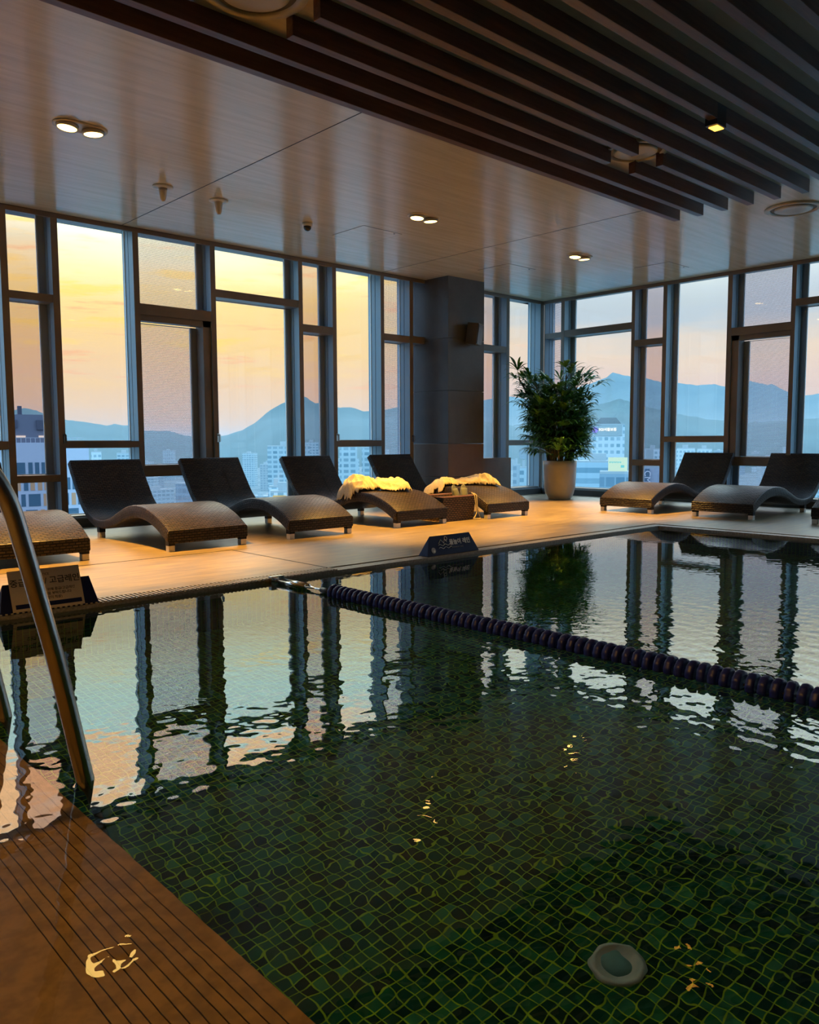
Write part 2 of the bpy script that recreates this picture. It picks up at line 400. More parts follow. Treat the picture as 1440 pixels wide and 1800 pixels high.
# water surface: real waves in the mesh, calmer beyond the lane rope
import numpy as np
def waves(x, y):
    rng = np.random.RandomState(3)
    h = np.zeros_like(x)
    near = 1/(1+np.exp((y-2.75)/.28)) * (1/(1+np.exp((.9-x)/.4))*.55+.45)
    far = 1-near
    for i in range(46):
        lam = np.exp(rng.uniform(math.log(.026), math.log(.17))); th = rng.uniform(0, math.tau); ph = rng.uniform(0, math.tau)
        kx, ky = math.cos(th)*math.tau/lam, math.sin(th)*math.tau/lam
        sl = .0036*(lam/.2)**.1
        a = sl*lam/math.tau
        mod = .5+.5*np.sin(x*rng.uniform(-1.6, 1.6)+y*rng.uniform(-1.6, 1.6)+rng.uniform(0, 6))
        h += a*np.sin(kx*x+ky*y+ph)*mod*(near*1.25+far*(.34 if lam < .15 else .10))
    return h
gx = np.concatenate([np.linspace(PX0, -.2, 30, False), np.linspace(-.2, 4.9, 720, False), np.linspace(4.9, PX1, 290)])
gy = np.concatenate([np.linspace(PY0, .4, 120, False), np.linspace(.4, 4.3, 560, False), np.linspace(4.3, PY1, 70)])
NX, NY = len(gx), len(gy)
GX, GY = np.meshgrid(gx, gy); H = waves(GX, GY)
verts = np.stack([GX.ravel(), GY.ravel(), (H+WZ).ravel()], 1)
idx = np.arange(NX*NY).reshape(NY, NX)
faces = np.stack([idx[:-1, :-1].ravel(), idx[:-1, 1:].ravel(), idx[1:, 1:].ravel(), idx[1:, :-1].ravel()], 1)
me = bpy.data.meshes.new('pool_water'); me.vertices.add(len(verts)); me.vertices.foreach_set('co', verts.ravel())
me.loops.add(faces.size); me.loops.foreach_set('vertex_index', faces.ravel().astype(np.int32))
me.polygons.add(len(faces)); me.polygons.foreach_set('loop_start', np.arange(0, faces.size, 4, dtype=np.int32)); me.polygons.foreach_set('loop_total', np.full(len(faces), 4, np.int32))
me.update(); me.validate()
me.polygons.foreach_set('use_smooth', np.ones(len(faces), bool)); me.materials.append(m_water)
water = bpy.data.objects.new('pool_water', me); C.objects.link(water)
tag(water, 'still green pool water mirroring the windows', 'water', kind='stuff')

water.cycles.is_caustics_caster = CAUS; basin.cycles.is_caustics_receiver = CAUS; ledge.cycles.is_caustics_receiver = CAUS
# ceiling and blind walls behind the camera
m = MB(); m.box(X0, XR, Y0, YL, ZC, ZC+.25); tag(m.build('ceiling', m_ceil), kind='structure')
m = MB(); m.box(X0-.2, XR+.5, YL, YL+.5, ZC+.03, ZC+.25); m.box(XR, XR+.5, Y0-.2, YL+.5, ZC+.03, ZC+.25)
m.box(X0, XR+.04, YL-.004, YL+.035, ZC-.05, ZC+.03); m.box(XR-.004, XR+.035, Y0, YL+.035, ZC-.05, ZC+.03)
tag(m.build('trim_6', m_alu), kind='structure')
m = MB(); m.box(X0, XR+.0, YL-.028, YL-.012, ZC-.002, ZC+.003); m.box(XR-.028, XR-.012, Y0, YL-.028, ZC-.002, ZC+.003)
for jx in (4.24, 8.33): m.box(jx-.005, jx+.005, 4.6, YL-.03, ZC-.0015, ZC+.003)
tag(m.build('trim_7', m_joint), kind='structure')
m = MB(); m.box(X0-.2, X0, Y0-.2, YL+.5, -.25, ZC+.25); tag(m.build('wall_west', m_wall), kind='structure')
m = MB(); m.box(X0-.2, XR+.5, Y0-.2, Y0, -.25, ZC+.25); tag(m.build('wall_south', m_wall), kind='structure')

# curtain walls. local frame: s along the wall, d outward from the room, z up
def left_M(): return Matrix(((1, 0, 0, 0), (0, 1, 0, YL), (0, 0, 1, 0), (0, 0, 0, 1)))
def right_M(): return Matrix(((0, 1, 0, XR), (-1, 0, 0, 0), (0, 0, 1, 0), (0, 0, 0, 1)))   # s = -y
ZT = ZC+.03; D = .24
win_count = 0
def curtain(M, mull, bays, name, s0, s1, zlow):
    """mull: list of (s_start, s_end) front faces; bays: (a, b, transoms, kinds, stile side)"""
    global win_count
    fr = MB()
    for a, b_ in mull: fr.box(a, b_, 0, .125, zlow, ZT, M); fr.box(a+.006, b_-.006, .125, .137, zlow, ZT, M); fr.box(a, b_, .137, D+.06, zlow, ZT, M)
    fr.box(s0, s1, -.0, D+.1, -.25, .095, M)
    fo = fr.build(name, [m_alu, m_sky_side]); nrm = (M.to_3x3() @ Vector((1, 0, 0)))
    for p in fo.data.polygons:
        if abs(p.normal.dot(nrm)) > .9: p.material_index = 1  # side faces get the colour with the sky's blue painted in
    tag(fo, kind='structure')
    for a, b_, trans, kinds, stile in bays:
        win_count += 1
        w = MB()
        z = [.135] + [t for tr in trans for t in tr] + [ZT]
        for t0, t1 in trans: w.box(a, b_, .004, D+.05, t0, t1, M)
        w.box(a, b_, .02, D+.05, .095, .135, M)
        wo = tag(w.build('window_%d' % win_count, m_alu), kind='structure')
        for i in range(0, len(z), 2):
            z0, z1 = z[i], z[i+1]; sa, sb = a, b_
            kd = kinds[i//2]
            if z0 > .2 and kd == 'vent':     # opening light set in its own darker frame
                q = MB(); q.box(a, b_, .03, .16, z1-.075, z1, M); q.box(a, b_, .03, .16, z0, z0+.05, M)
                if stile > 0: q.box(b_-.11, b_, .03, D-.02, z0, z1, M)
                else: q.box(a, a+.11, .03, D-.02, z0, z1, M)
                q.build('vent_frame', m_alu, wo); z0 += .05; z1 -= .075
                if stile > 0: sb -= .11
                else: sa += .11
                kd = 'frit'
            st = MB()
            if stile > 0: st.box(sb-.075, sb, D-.025, D+.03, z0, z1, M); st.build('stile', m_sash, wo); sb -= .075
            elif stile < 0: st.box(sa, sa+.075, D-.025, D+.03, z0, z1, M); st.build('stile', m_sash, wo); sa += .075
            gk = MB(); e = .008
            gk.box(sa, sb, D-.012, D+.012, z0, z0+e, M); gk.box(sa, sb, D-.012, D+.012, z1-e, z1, M)
            gk.box(sa, sa+e, D-.012, D+.012, z0, z1, M); gk.box(sb-e, sb, D-.012, D+.012, z0, z1, M)
            gk.build('glazing_bead', m_gasket, wo)
            pg = MB(); pg.box(sa+e, sb-e, D-.003, D+.003, z0+e, z1-e, M)
            pg.build('pane', {'c': m_glass, 't': m_tint, 'frit': m_frit}[kd], wo)
W_ = .072
Lm = [(-4.3, -4.3+W_), (-3.2, -3.2+W_), (-2.2, -2.2+W_), (-1.1, -1.1+W_), (-.3, -.3+W_), (.9, .9+W_), (1.9, 1.9+W_), (2.87, 2.945), (3.417, 3.492), (4.375, 4.447), (5.415, 5.485), (6.795, 6.865), (7.395, 7.465), (8.323, 8.393),
      (8.929, 9.005), (11.284, 11.368), (12.25, 12.36)]
Lt = {7: ([(.545, .625), (2.585, 2.67)], 'ttt', 1), 8: ([(.937, 1.013)], 'cc', 0), 9: ([(.568, .66), (2.56, 2.69)], ['frit', 'vent', 'frit'], 1),
      10: ([(2.885, 2.985)], 'cc', 1), 11: ([(2.557, 2.665)], 'tt', 1), 12: ([(.922, 1.013)], 'cc', 0), 13: ([(2.56, 2.665)], ['frit', 'frit'], 0),
      14: ([(2.567, 2.675)], 'tt', 1), 15: ([(.92, 1.005)], 'cc', 0),
      6: ([(.922, 1.013)], 'cc', 0), 5: ([(2.56, 2.665)], 'tt', 1), 4: ([(2.56, 2.665)], ['frit', 'frit'], 1), 3: ([(.922, 1.013)], 'cc', 0), 2: ([(2.56, 2.665)], 'tt', 1), 1: ([(2.9, 2.99)], 'cc', 0), 0: ([(.92, 1.0)], 'cc', 0)}
bays = []
for i in range(len(Lm)-1):
    tr, kd, stl = Lt[i]; bays.append((Lm[i][1], Lm[i+1][0], tr, list(kd), stl))
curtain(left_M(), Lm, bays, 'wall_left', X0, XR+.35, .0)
# right wall in s = -y, running toward the camera
Rm = [(-9.62, -9.60), (-9.236, -9.16), (-7.764, -7.70), (-7.176, -7.104), (-6.074, -6.002), (-5.106, -5.042), (-3.6, -3.53), (-3.0, -2.93), (-2.0, -1.93), (-1.0, -.93), (.3, .37), (1.2, 1.27), (2.2, 2.27), (3.2, 3.27), (3.93, 4.0)]
Rt = [([(2.885, 2.98)], ['frit', 'frit'], 0), ([(2.885, 3.0)], ['c', 'c'], -1), ([(.57, .67), (2.587, 2.69)], ['t', 't', 't'], -1), ([(.97, 1.06)], ['c', 'c'], -1),
      ([(.6, .69), (2.6, 2.72)], ['frit', 'vent', 'frit'], -1), ([(2.94, 3.04)], ['c', 'c'], -1), ([(2.58, 2.68)], ['t', 't'], -1), ([(.97, 1.06)], ['c', 'c'], 0), ([(2.58, 2.68)], ['frit', 'frit'], -1),
      ([(2.94, 3.04)], ['c', 'c'], -1), ([(.97, 1.06)], ['c', 'c'], 0), ([(2.58, 2.68)], ['c', 'c'], 0), ([(2.94, 3.04)], ['c', 'c'], -1), ([(2.58, 2.68)], ['c', 'c'], 0)]
bays = [(Rm[i][1], Rm[i+1][0], Rt[i][0], Rt[i][1], Rt[i][2]) for i in range(len(Rm)-1)]
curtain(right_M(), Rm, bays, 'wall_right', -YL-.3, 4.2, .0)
# dark kerb under the glazing and pale sill line
m = MB(); m.box(X0, XR+.0, YL-.045, YL+.01, 0, .10); m.box(XR-.045, XR+.01, Y0, YL-.045, 0, .10); tag(m.build('baseboard_left', m_col), kind='structure')
m = MB(); m.box(X0, XR, YL-.02, YL+.06, .10, .118); m.box(XR-.02, XR+.06, Y0, YL-.02, .10, .118); tag(m.build('trim_8', m_sash), kind='structure')

# latches on the mullions
for i, (s_, zz) in enumerate([(3.478, 1.04), (5.472, 1.05), (7.452, 1.06), (8.985, 1.04)]):
    t = empty('window_latch', (s_, YL-.002, zz))
    tag(t, ['chrome window latch on the first mullion right of the tinted bay', 'chrome window latch beside the wide pane left of the mountain', 'chrome window latch on the mullion right of the narrow orange pane', 'chrome latch and chain beside the dark column'][i], 'window latch', 'window latches')
    m = MB(); m.box(-.018, .018, -.008, 0, -.055, .055); m.build('back_plate', m_chrome, t)
    m = MB(); m.box(-.007, .007, -.045, -.008, .03, .045); m.box(-.009, .009, -.05, -.036, -.05, .045); m.build('handle', m_chrome, t)

# column and low wall
CX0, CX1, CY0, CY1 = 9.262, 10.10, 9.13, 9.95
col = MB(); col.box(CX0+.02, CX1-.02, CY0+.02, CY1, .955, ZC+.05); 
col = tag(col.build('column', m_joint), kind='structure')
def slabs(rects, z_levels, mat, parent, x0, x1, y0, y1, name='cladding'):
    for za, zb, mt in z_levels:
        m = MB(); e = .003
        m.box(x0, x1, y0, y1, za+e, zb-e); m.build(name, mt, parent, bevel=.003)
slabs(None, [(0, .42, m_coll), (.42, .955, m_coll), (.955, 1.8, m_col), (1.8, 2.62, m_col), (2.62, ZC+.04, m_col)], None, col, CX0, CX1, CY0, CY1)
m = MB(); m.box(CX1-.02, 11.18, 9.45, YL-.046, 0, .70); lw = tag(m.build('wall_low', m_coll), kind='structure')

# wall speaker on the column
sp = empty('wall_speaker', (9.72, CY0, 2.70)); tag(sp, 'small dark box loudspeaker bracketed on the dark column', 'speaker')
Ms = Matrix.Translation((0, -.13, 0)) @ Matrix.Rotation(math.radians(22), 4, 'Z') @ Matrix.Rotation(math.radians(8), 4, 'X')
m = MB(); m.box(-.12, .12, -.1, .09, -.17, .17, Ms); m.build('cabinet', pmat('speaker_shell', (.05, .045, .035, 1), .3), sp, bevel=.012)
m = MB(); m.box(-.10, .10, -.108, -.1, -.15, .15, Ms); m.build('grille', pmat('speaker_grille', (.02, .018, .014, 1), .25, metal=.5), sp)
m = MB(); m.box(-.03, .03, -.06, 0, -.05, .05); m.build('bracket', m_black, sp)

# ---------------------------------------------------------------- ceiling beams
beam_n = 0
GRP = 'dark wooden ceiling beams above the pool'
labels_b = {}
ends = {}
def beam(x0, x1, y, label, group=GRP):
    t = MB(); t.box(0, x1-x0, 0, .07, -.122, 0); o = t.build('ceiling_beam', m_beam, None, bevel=.003)
    o.location = (x0, y, ZC); tag(o, label, 'beam', group); return o
ordn = ['outermost', 'second outermost', 'third from the windows', 'fourth from the windows', 'fifth from the windows', 'sixth from the windows', 'seventh from the windows', 'eighth from the windows', 'ninth from the windows',
        'tenth from the windows', 'eleventh from the windows', 'twelfth from the windows', 'thirteenth from the windows', 'fourteenth from the windows']
XE = 8.60
for i in range(14):
    y = 4.83-.28*i
    if i in (2, 3):
        beam(X0+.3, 2.36, y, 'dark wooden ceiling beam, %s, piece cut short left of the near round diffuser' % ordn[i])
        beam(2.99, 6.39, y, 'dark wooden ceiling beam, %s, long piece between the two round diffusers' % ordn[i])
        beam(6.78, XE, y, 'short dark wooden beam, %s, piece beyond the far round diffuser' % ordn[i])
    else:
        beam(X0+.3, XE, y, 'long dark wooden ceiling beam, %s of the row, running unbroken' % ordn[i])

# ---------------------------------------------------------------- ceiling fittings
def diffuser(x, y, r, label):
    t = empty('air_diffuser', (x, y, ZC)); tag(t, label, 'air diffuser', 'round air diffusers in the ceiling')
    m = MB(); m.lathe([(r, 0), (r, -.012), (r*.93, -.022), (r*.80, -.016), (r*.80, 0)], 48); m.build('outer_ring', m_trimwhite, t, True)
    m = MB(); m.lathe([(r*.80, -.004), (r*.64, -.005)], 48); m.build('slot', pmat('slot_shade', (.12, .09, .06, 1), .6) if 'slot_shade' not in MATS else MATS['slot_shade'], t)
    m = MB(); m.lathe([(r*.66, 0), (r*.66, -.018), (r*.60, -.026), (r*.3, -.02), (.002, -.018)], 48); m.build('centre_disc', m_trimwhite, t, True)
diffuser(6.585, 4.15, .29, 'round beige air diffuser set between the cut ceiling beams near their far end')
diffuser(2.68, 4.20, .31, 'round beige air diffuser between the cut beams at the top edge')
diffuser(9.51, 3.96, .30, 'round beige air diffuser beyond the beam ends on the right')
def hatch(x, y, s, label):
    t = empty('access_hatch', (x, y, ZC)); tag(t, label, 'access hatch', 'square access hatches in the ceiling')
    m = MB(); w = .006
    for a in ((-s/2, s/2, -s/2, -s/2+w), (-s/2, s/2, s/2-w, s/2), (-s/2, -s/2+w, -s/2, s/2), (s/2-w, s/2, -s/2, s/2)): m.box(*a, -.002, .001)
    m.build('frame', m_joint, t)
    m = MB(); m.box(-s/2+w, s/2-w, -s/2+w, s/2-w, -.0025, -.0002); m.build('panel', m_ceil, t)
    m = MB(); m.lathe([(.012, -.0022), (.012, -.006), (.001, -.006)], 12, Matrix.Translation((s*.36, -s*.42, 0))); m.build('latch', m_black, t)
hatch(6.70, 8.03, .62, 'square access hatch in the ceiling beside the dome camera')
hatch(9.62, 7.97+.28, .62, 'square access hatch in the ceiling above the dark column')
hatch(11.25, 6.60, .58, 'square access hatch in the ceiling near the right windows')
def cone(x, y, label):
    t = empty('ceiling_detector', (x, y, ZC)); tag(t, label, 'detector', 'cone shaped ceiling fittings')
    m = MB(); m.lathe([(.10, 0), (.102, -.008), (.09, -.016), (.04, -.02)], 32); m.build('base_disc', m_white, t, True)
    m = MB(); m.lathe([(.044, -.018), (.040, -.06), (.030, -.12), (.018, -.145), (.002, -.15)], 24); m.build('cone', m_white, t, True)
cone(3.93, 7.93, 'beige cone shaped ceiling fitting left of the ceiling joint'); cone(4.59, 7.98, 'beige cone shaped ceiling fitting right of the ceiling joint')
t = empty('dome_camera', (5.83, 8.09, ZC)); tag(t, 'small white dome camera with black eye on the ceiling', 'camera')
m = MB(); m.lathe([(.062, 0), (.062, -.03), (.055, -.04)], 28); m.build('housing', m_white, t, True)
m = MB(); m.lathe([(.048, -.038), (.044, -.065), (.03, -.084), (.012, -.093), (.001, -.094)], 24); m.build('dome', pmat('smoked_dome', (.01, .01, .012, 1), .08), t, True)

WARM = (1.0, .50, .09)
def spot(parent, loc, power, size, blend=.35, aim=(0, 0, -1), r=.03, col=WARM):
    l = bpy.data.lights.new('lamp_light', 'SPOT'); l.energy = power; l.color = col; l.spot_size = math.radians(size); l.spot_blend = blend; l.shadow_soft_size = r
    o = bpy.data.objects.new('lamp_light', l); C.objects.link(o); o.parent = parent; o.location = loc
    o.rotation_euler = Vector(aim).to_track_quat('-Z', 'Y').to_euler(); l.cycles.is_caustics_light = CAUS; return o
def downlight(x, y, label, power=1050):
    t = empty('downlight', (x, y, ZC)); tag(t, label, 'downlight', 'twin ceiling downlights')
    m = MB()
    prof = [(.115, 0), (.115, -.01), (.10, -.014), (.085, -.006)]
    # stadium trim plate
    n = 24; ring = []
    for rr, zz in prof:
        pts = []
        for k in range(n*2):
            a = -math.pi/2 + math.pi*k/(n-1) if k < n else math.pi/2 + math.pi*(k-n)/(n-1)
            cx = .105 if k < n else -.105
            pts.append(m.b.verts.new((cx+rr*math.cos(a), rr*math.sin(a), zz)))
        ring.append(pts)
    for A, B in zip(ring, ring[1:]):
        for k in range(2*n): m.b.faces.new((A[k], A[(k+1) % (2*n)], B[(k+1) % (2*n)], B[k]))
    m.b.faces.new(ring[-1])
    m.build('trim_plate', m_trimwhite, t, True)
    for sx in (-.105, .105):
        M = Matrix.Translation((sx, 0, -.012)) @ Matrix.Rotation(math.radians(6 if sx < 0 else -4), 4, 'Y')
        m = MB(); m.lathe([(.088, .002), (.088, -.02), (.080, -.03), (.074, -.024)], 28, M); g_ = m.build('gimbal', m_trimwhite, t, True)
        m = MB(); m.lathe([(.074, -.024), (.07, -.026), (.001, -.027)], 28, M); m.build('lens', m_lamp, g_, True)
        spot(t, (sx, 0, -.06), power, 64, .6)
downlight(2.715, 6.91, 'twin warm downlight nearest the left edge of the ceiling')
downlight(6.67, 6.97, 'twin warm downlight in front of the dark column')
downlight(9.67, 6.95, 'twin warm downlight nearest the window corner')
downlight(-1.25, 6.91, 'twin warm downlight over the far left deck outside the view')
# black box spots hung between the beams
def boxspot(x, y, label, power, aim, lens=True):
    t = empty('box_spotlight', (x, y, ZC-.10)); tag(t, label, 'spotlight', 'black box spotlights between the beams')
    m = MB(); m.box(-.075, .075, -.05, .05, -.06, .10); m.build('housing', m_black, t, bevel=.004)
    m = MB(); m.box(-.04, .06, -.036, .036, -.066, -.058); m.build('lens', m_lamp2, t)
    spot(t, (0, 0, -.1), power, 90, .5, aim)
boxspot(6.20, 3.20, 'black box spotlight with amber lens hung among the ceiling beams', 60, (0, 0, -1))
boxspot(-.35, 2.66, 'black box spotlight over the steps outside the view', 330, (.25, -.1, -1))
boxspot(-1.6, .1, 'black box spotlight over the near steps outside the view', 200, (.6, .1, -1))

# ---------------------------------------------------------------- loungers
def cr(pts, n=6):
    out = []
    for i in range(len(pts)-1):
        p0 = pts[max(i-1, 0)]; p1 = pts[i]; p2 = pts[i+1]; p3 = pts[min(i+2, len(pts)-1)]
        for k in range(n):
            t = k/n
            out.append(tuple(.5*((2*b)+(-a+c)*t+(2*a-5*b+4*c-d)*t*t+(-a+3*b-3*c+d)*t**3) for a, b, c, d in zip(p0, p1, p2, p3)))
    out.append(tuple(pts[-1])); return out
TOP = cr([(0, .19), (.13, .262), (.28, .325), (.48, .378), (.70, .392), (.92, .362), (1.12, .295), (1.36, .215), (1.58, .188), (1.80, .222), (2.0, .345), (2.14, .51), (2.26, .67), (2.35, .80)], 5)
def thick(u): return .125 if u < .9 else .125-.035*min(1, (u-.9)/.6)
LW = .82
def lounger_body():
    m = MB(); bm = m.b; uvl = bm.loops.layers.uv.new('UVMap')
    n = len(TOP); top = []; bot = []
    s = 0; arc = []
    for i, p in enumerate(TOP):
        if i: s += math.dist(TOP[i-1], p)
        arc.append(s)
        a = TOP[max(i-1, 0)]; b = TOP[min(i+1, n-1)]; dx, dz = b[0]-a[0], b[1]-a[1]; L = math.hypot(dx, dz); nx_, nz_ = -dz/L, dx/L
        th = thick(p[0])
        if i == 0: q = (0.0, .075)
        else:
            q = (p[0]-nx_*th, p[1]-nz_*th)
            if p[0] < .15: q = (max(q[0], .02+p[0]*.6), q[1])
        top.append(p); bot.append(q)
    r = .014
    # cross-section: rounded rectangle around width
    sec = []
    def ringpts(i):
        (u, z), (ub, zb) = top[i], bot[i]
        d = ((u-ub), (z-zb)); L = math.hypot(*d); d = (d[0]/L, d[1]/L)
        P = []
        def at(x, t): P.append((x, ub+(u-ub)*t, zb+(z-zb)*t))
        e = r/L
        at(-LW/2+r, 1); at(-LW/2+.004, 1-e*.3); at(-LW/2, 1-e)
        at(-LW/2, e); at(-LW/2+r, 0); at(LW/2-r, 0); at(LW/2, e); at(LW/2, 1-e); at(LW/2-.004, 1-e*.3); at(LW/2-r, 1)
        return P
    across = [0, .011, .022, .125, .14, .14+LW-.03, .14+LW, LW+.25, LW+.26, LW+.27, 2*LW+.25]
    rings = [[bm.verts.new(q) for q in ringpts(i)] for i in range(n)]
    K = 10
    for i in range(n-1):
        for k in range(K):
            k2 = (k+1) % K
            f = bm.faces.new((rings[i][k], rings[i+1][k], rings[i+1][k2], rings[i][k2]))
            uu = (across[k], across[k], across[k+1], across[k+1]); vv = (arc[i], arc[i+1], arc[i+1], arc[i])
            for lp, a_, b_ in zip(f.loops, uu, vv): lp[uvl].uv = (a_, b_)
            f.smooth = True
    for ring, v0 in ((rings[0], 0), (rings[-1], 3)):
        f = bm.faces.new(ring if v0 else ring[::-1])
        for lp in f.loops: lp[uvl].uv = (lp.vert.co.x, lp.vert.co.z*1.0)
    return m
def make_lounger():
    t = empty('sun_lounger'); 
    o = lounger_body().build('wave_frame', m_wick, t)
    # raised border and seams of the backrest
    m = MB()
    def strip(x0, x1, u0, u1, h):
        pts = [p for p in TOP if u0 <= p[0] <= u1]
        prev = None
        for i, p in enumerate(pts):
            a = pts[max(i-1, 0)]; b = pts[min(i+1, len(pts)-1)]; dx, dz = b[0]-a[0], b[1]-a[1]; L = math.hypot(dx, dz); nx_, nz_ = -dz/L, dx/L
            cur = [m.b.verts.new((x, p[0]+nx_*hh, p[1]+nz_*hh)) for x, hh in ((x0, -.002), (x0, h), (x1, h), (x1, -.002))]
            if prev:
                for k in range(3): m.b.faces.new((prev[k], prev[k+1], cur[k+1], cur[k]))
            prev = cur
    for x in (-.13, .13): strip(x-.006, x+.006, 1.7, 2.3, .003)
    strip(-LW/2+.03, LW/2-.03, 1.62, 1.68, .003)
    m.build('seam', m_black, t)
    for sx in (-1, 1):
        for u, z1 in ((.045, .115), (1.62, .12)):
            l = MB(); l.box(sx*(LW/2-.035)-.032, sx*(LW/2-.035)+.032, u-.03, u+.035, .055, z1); lg = l.build('leg', m_wick, t)
            l = MB(); l.box(sx*(LW/2-.035)-.030, sx*(LW/2-.035)+.030, u-.028, u+.033, 0, .057); f_ = l.build('foot', m_chrome_foot, lg, bevel=.002); f_['label'] = 'square silver foot cap'
    return t
m_chrome_foot = pmat('satin_silver', (.70, .66, .58, 1), .35, metal=.6)
proto = make_lounger()
GL = 'dark wicker wave loungers around the pool deck'
lst = [(2.245, 6.88, 0, 'dark wicker wave lounger at far left, only its foot end beside the handrail'),
       (3.775, 6.87, 0, 'dark wicker wave lounger, first from the left seen whole, empty'),
       (5.115, 6.90, 0, 'dark wicker wave lounger between the first whole one and the towelled one, empty'),
       (6.62, 6.94, 0, 'dark wicker wave lounger with the crumpled cream robe at its middle'),
       (8.17, 6.93, 0, 'dark wicker wave lounger by the column under a spread cream robe'),
       (9.86, 6.27, -math.pi/2, 'dark wicker wave lounger on the right just past the potted palm'),
       (9.98, 4.93, -math.pi/2, 'dark wicker wave lounger on the right before the dotted window'),
       (10.05, 3.44, -math.pi/2, 'dark wicker wave lounger cut off by the right edge')]
for i, (x, y, rz, lab) in enumerate(lst):
    o = proto if i == 0 else copy_tree(proto)
    o.location = (x, y, 0); o.rotation_euler = (0, 0, rz); tag(o, lab, 'sun lounger', GL)
def lz(u):
    for a, b in zip(TOP, TOP[1:]):
        if a[0] <= u <= b[0]: return a[1]+(b[1]-a[1])*(u-a[0])/(b[0]-a[0])
    return TOP[-1][1] if u > 1 else TOP[0][1]

# ---------------------------------------------------------------- robes on the loungers
from mathutils import noise as mn
def robe(cx, y0, pts, hmax, seed, label, name='bathrobe'):
    """crumpled cloth over a lounger surface: pts = outline in (x, u); height from layered folds"""
    NXc, NYc = 84, 64
    xs = [p[0] for p in pts]; us = [p[1] for p in pts]
    xa, xb, ua, ub = min(xs)-.02, max(xs)+.02, min(us)-.02, max(us)+.02
    def inside(x, u):
        c_ = False; d = 9
        for i in range(len(pts)):
            a = pts[i]; b = pts[(i+1) % len(pts)]
            if (a[1] > u) != (b[1] > u) and x < (b[0]-a[0])*(u-a[1])/(b[1]-a[1])+a[0]: c_ = not c_
            ex, eu = b[0]-a[0], b[1]-a[1]; t = max(0, min(1, ((x-a[0])*ex+(u-a[1])*eu)/(ex*ex+eu*eu)))
            d = min(d, math.hypot(x-a[0]-t*ex, u-a[1]-t*eu))
        return d if c_ else -d
    m = MB(); g_ = {}
    for i in range(NXc+1):
        for j in range(NYc+1):
            x = xa+(xb-xa)*i/NXc; u = ua+(ub-ua)*j/NYc
            d = inside(x, u)+.02*mn.noise(Vector((x*9, u*9, seed)))
            if d < -.004: continue
            q = Vector((x*3.2+seed, u*3.2, 0)); w = Vector((mn.noise(q), mn.noise(q+Vector((5, 2, 1))), 0))
            r1 = 1-abs(mn.noise(Vector((x*7+seed, u*4, 0))+w*1.8))*2; r2 = 1-abs(mn.noise(Vector((x*13, u*15+seed, 3))+w*2.0))*2
            body = min(1, max(0, d)/.11)**.5
            lump = .5+.9*mn.noise(Vector((x*2.6+seed*1.3, u*2.6, 7)))
            h = .010+body*hmax*(.22+.55*max(0, lump)+.30*max(0, r1)**1.5+.14*max(0, r2))
            base = lz(u) if abs(x) <= LW/2+.012 else lz(u) - (abs(x)-LW/2-.012)*3.0
            off = (mn.noise(q*2)*.02*body, mn.noise(q*2+Vector((9, 9, 9)))*.02*body)
            g_[i, j] = m.b.verts.new((x+off[0], u+off[1], base+h))
    for i in range(NXc):
        for j in range(NYc):
            k = [(i, j), (i+1, j), (i+1, j+1), (i, j+1)]
            if all(q in g_ for q in k): m.b.faces.new([g_[q] for q in k])
    o = m.build(name, m_cloth, None, True); o.location = (cx, y0, 0)
    s_ = o.modifiers.new('cloth', 'SOLIDIFY'); s_.thickness = .012; s_.offset = -1
    su = o.modifiers.new('soft', 'SUBSURF'); su.levels = 1; su.render_levels = 1
    tag(o, label, 'bathrobe', 'cream bathrobes left on the loungers'); return o
robe(6.62, 6.94, [(-.46, .80), (-.44, 1.12), (-.1, 1.15), (.12, 1.05), (.30, .98), (.33, .62), (.20, .42), (-.05, .50), (-.2, .66), (-.40, .62)], .17, 1.7,
     'crumpled cream bathrobe heaped on the middle of the fourth lounger')
robe(8.17, 6.93, [(-.45, .78), (-.44, 1.18), (-.1, 1.28), (.25, 1.22), (.42, 1.0), (.44, .62), (.30, .40), (.12, .52), (-.05, .70), (-.30, .66)], .14, 5.2,
     'cream bathrobe spread over the lounger next to the column')

# ---------------------------------------------------------------- basket, slippers, cord
bk = empty('wicker_basket', (7.36, 7.27, 0)); tag(bk, 'woven brown storage basket standing between two loungers', 'basket')
m = MB(); bm = m.b; uvl = bm.loops.layers.uv.new('UVMap')
def frust(a, b, z0, z1, inner=False):
    A = [(-a, -b), (a, -b), (a, b), (-a, b)]; k1 = 1.08
    lo = [bm.verts.new((x, y, z0)) for x, y in A]; hi = [bm.verts.new((x*k1, y*k1, z1)) for x, y in A]
    for i in range(4):
        j = (i+1) % 4; f = bm.faces.new((lo[i], lo[j], hi[j], hi[i])); L = 2*(a if i % 2 == 0 else b)
        for lp, uv_ in zip(f.loops, ((0, 0), (L, 0), (L, z1-z0), (0, z1-z0))): lp[uvl].uv = uv_
    return lo, hi
lo, hi = frust(.27, .20, 0.0, .30); lo2, hi2 = frust(.255, .185, .02, .30)
bm.faces.new(lo[::-1]); bm.faces.new(lo2)
for i in range(4): bm.faces.new((hi[i], hi[(i+1) % 4], hi2[(i+1) % 4], hi2[i]))
m.build('basket_body', m_bask, bk)
m = MB(); q = [(-.29, -.215), (.29, -.215), (.29, .215), (-.29, .215)]
m.tube([(x, y, .305) for x, y in q], .014, 8, closed=True); m.build('rim', varied('basket_rim', (.20, .10, .05, 1), (.14, .07, .035, 1), 30, .4), bk)
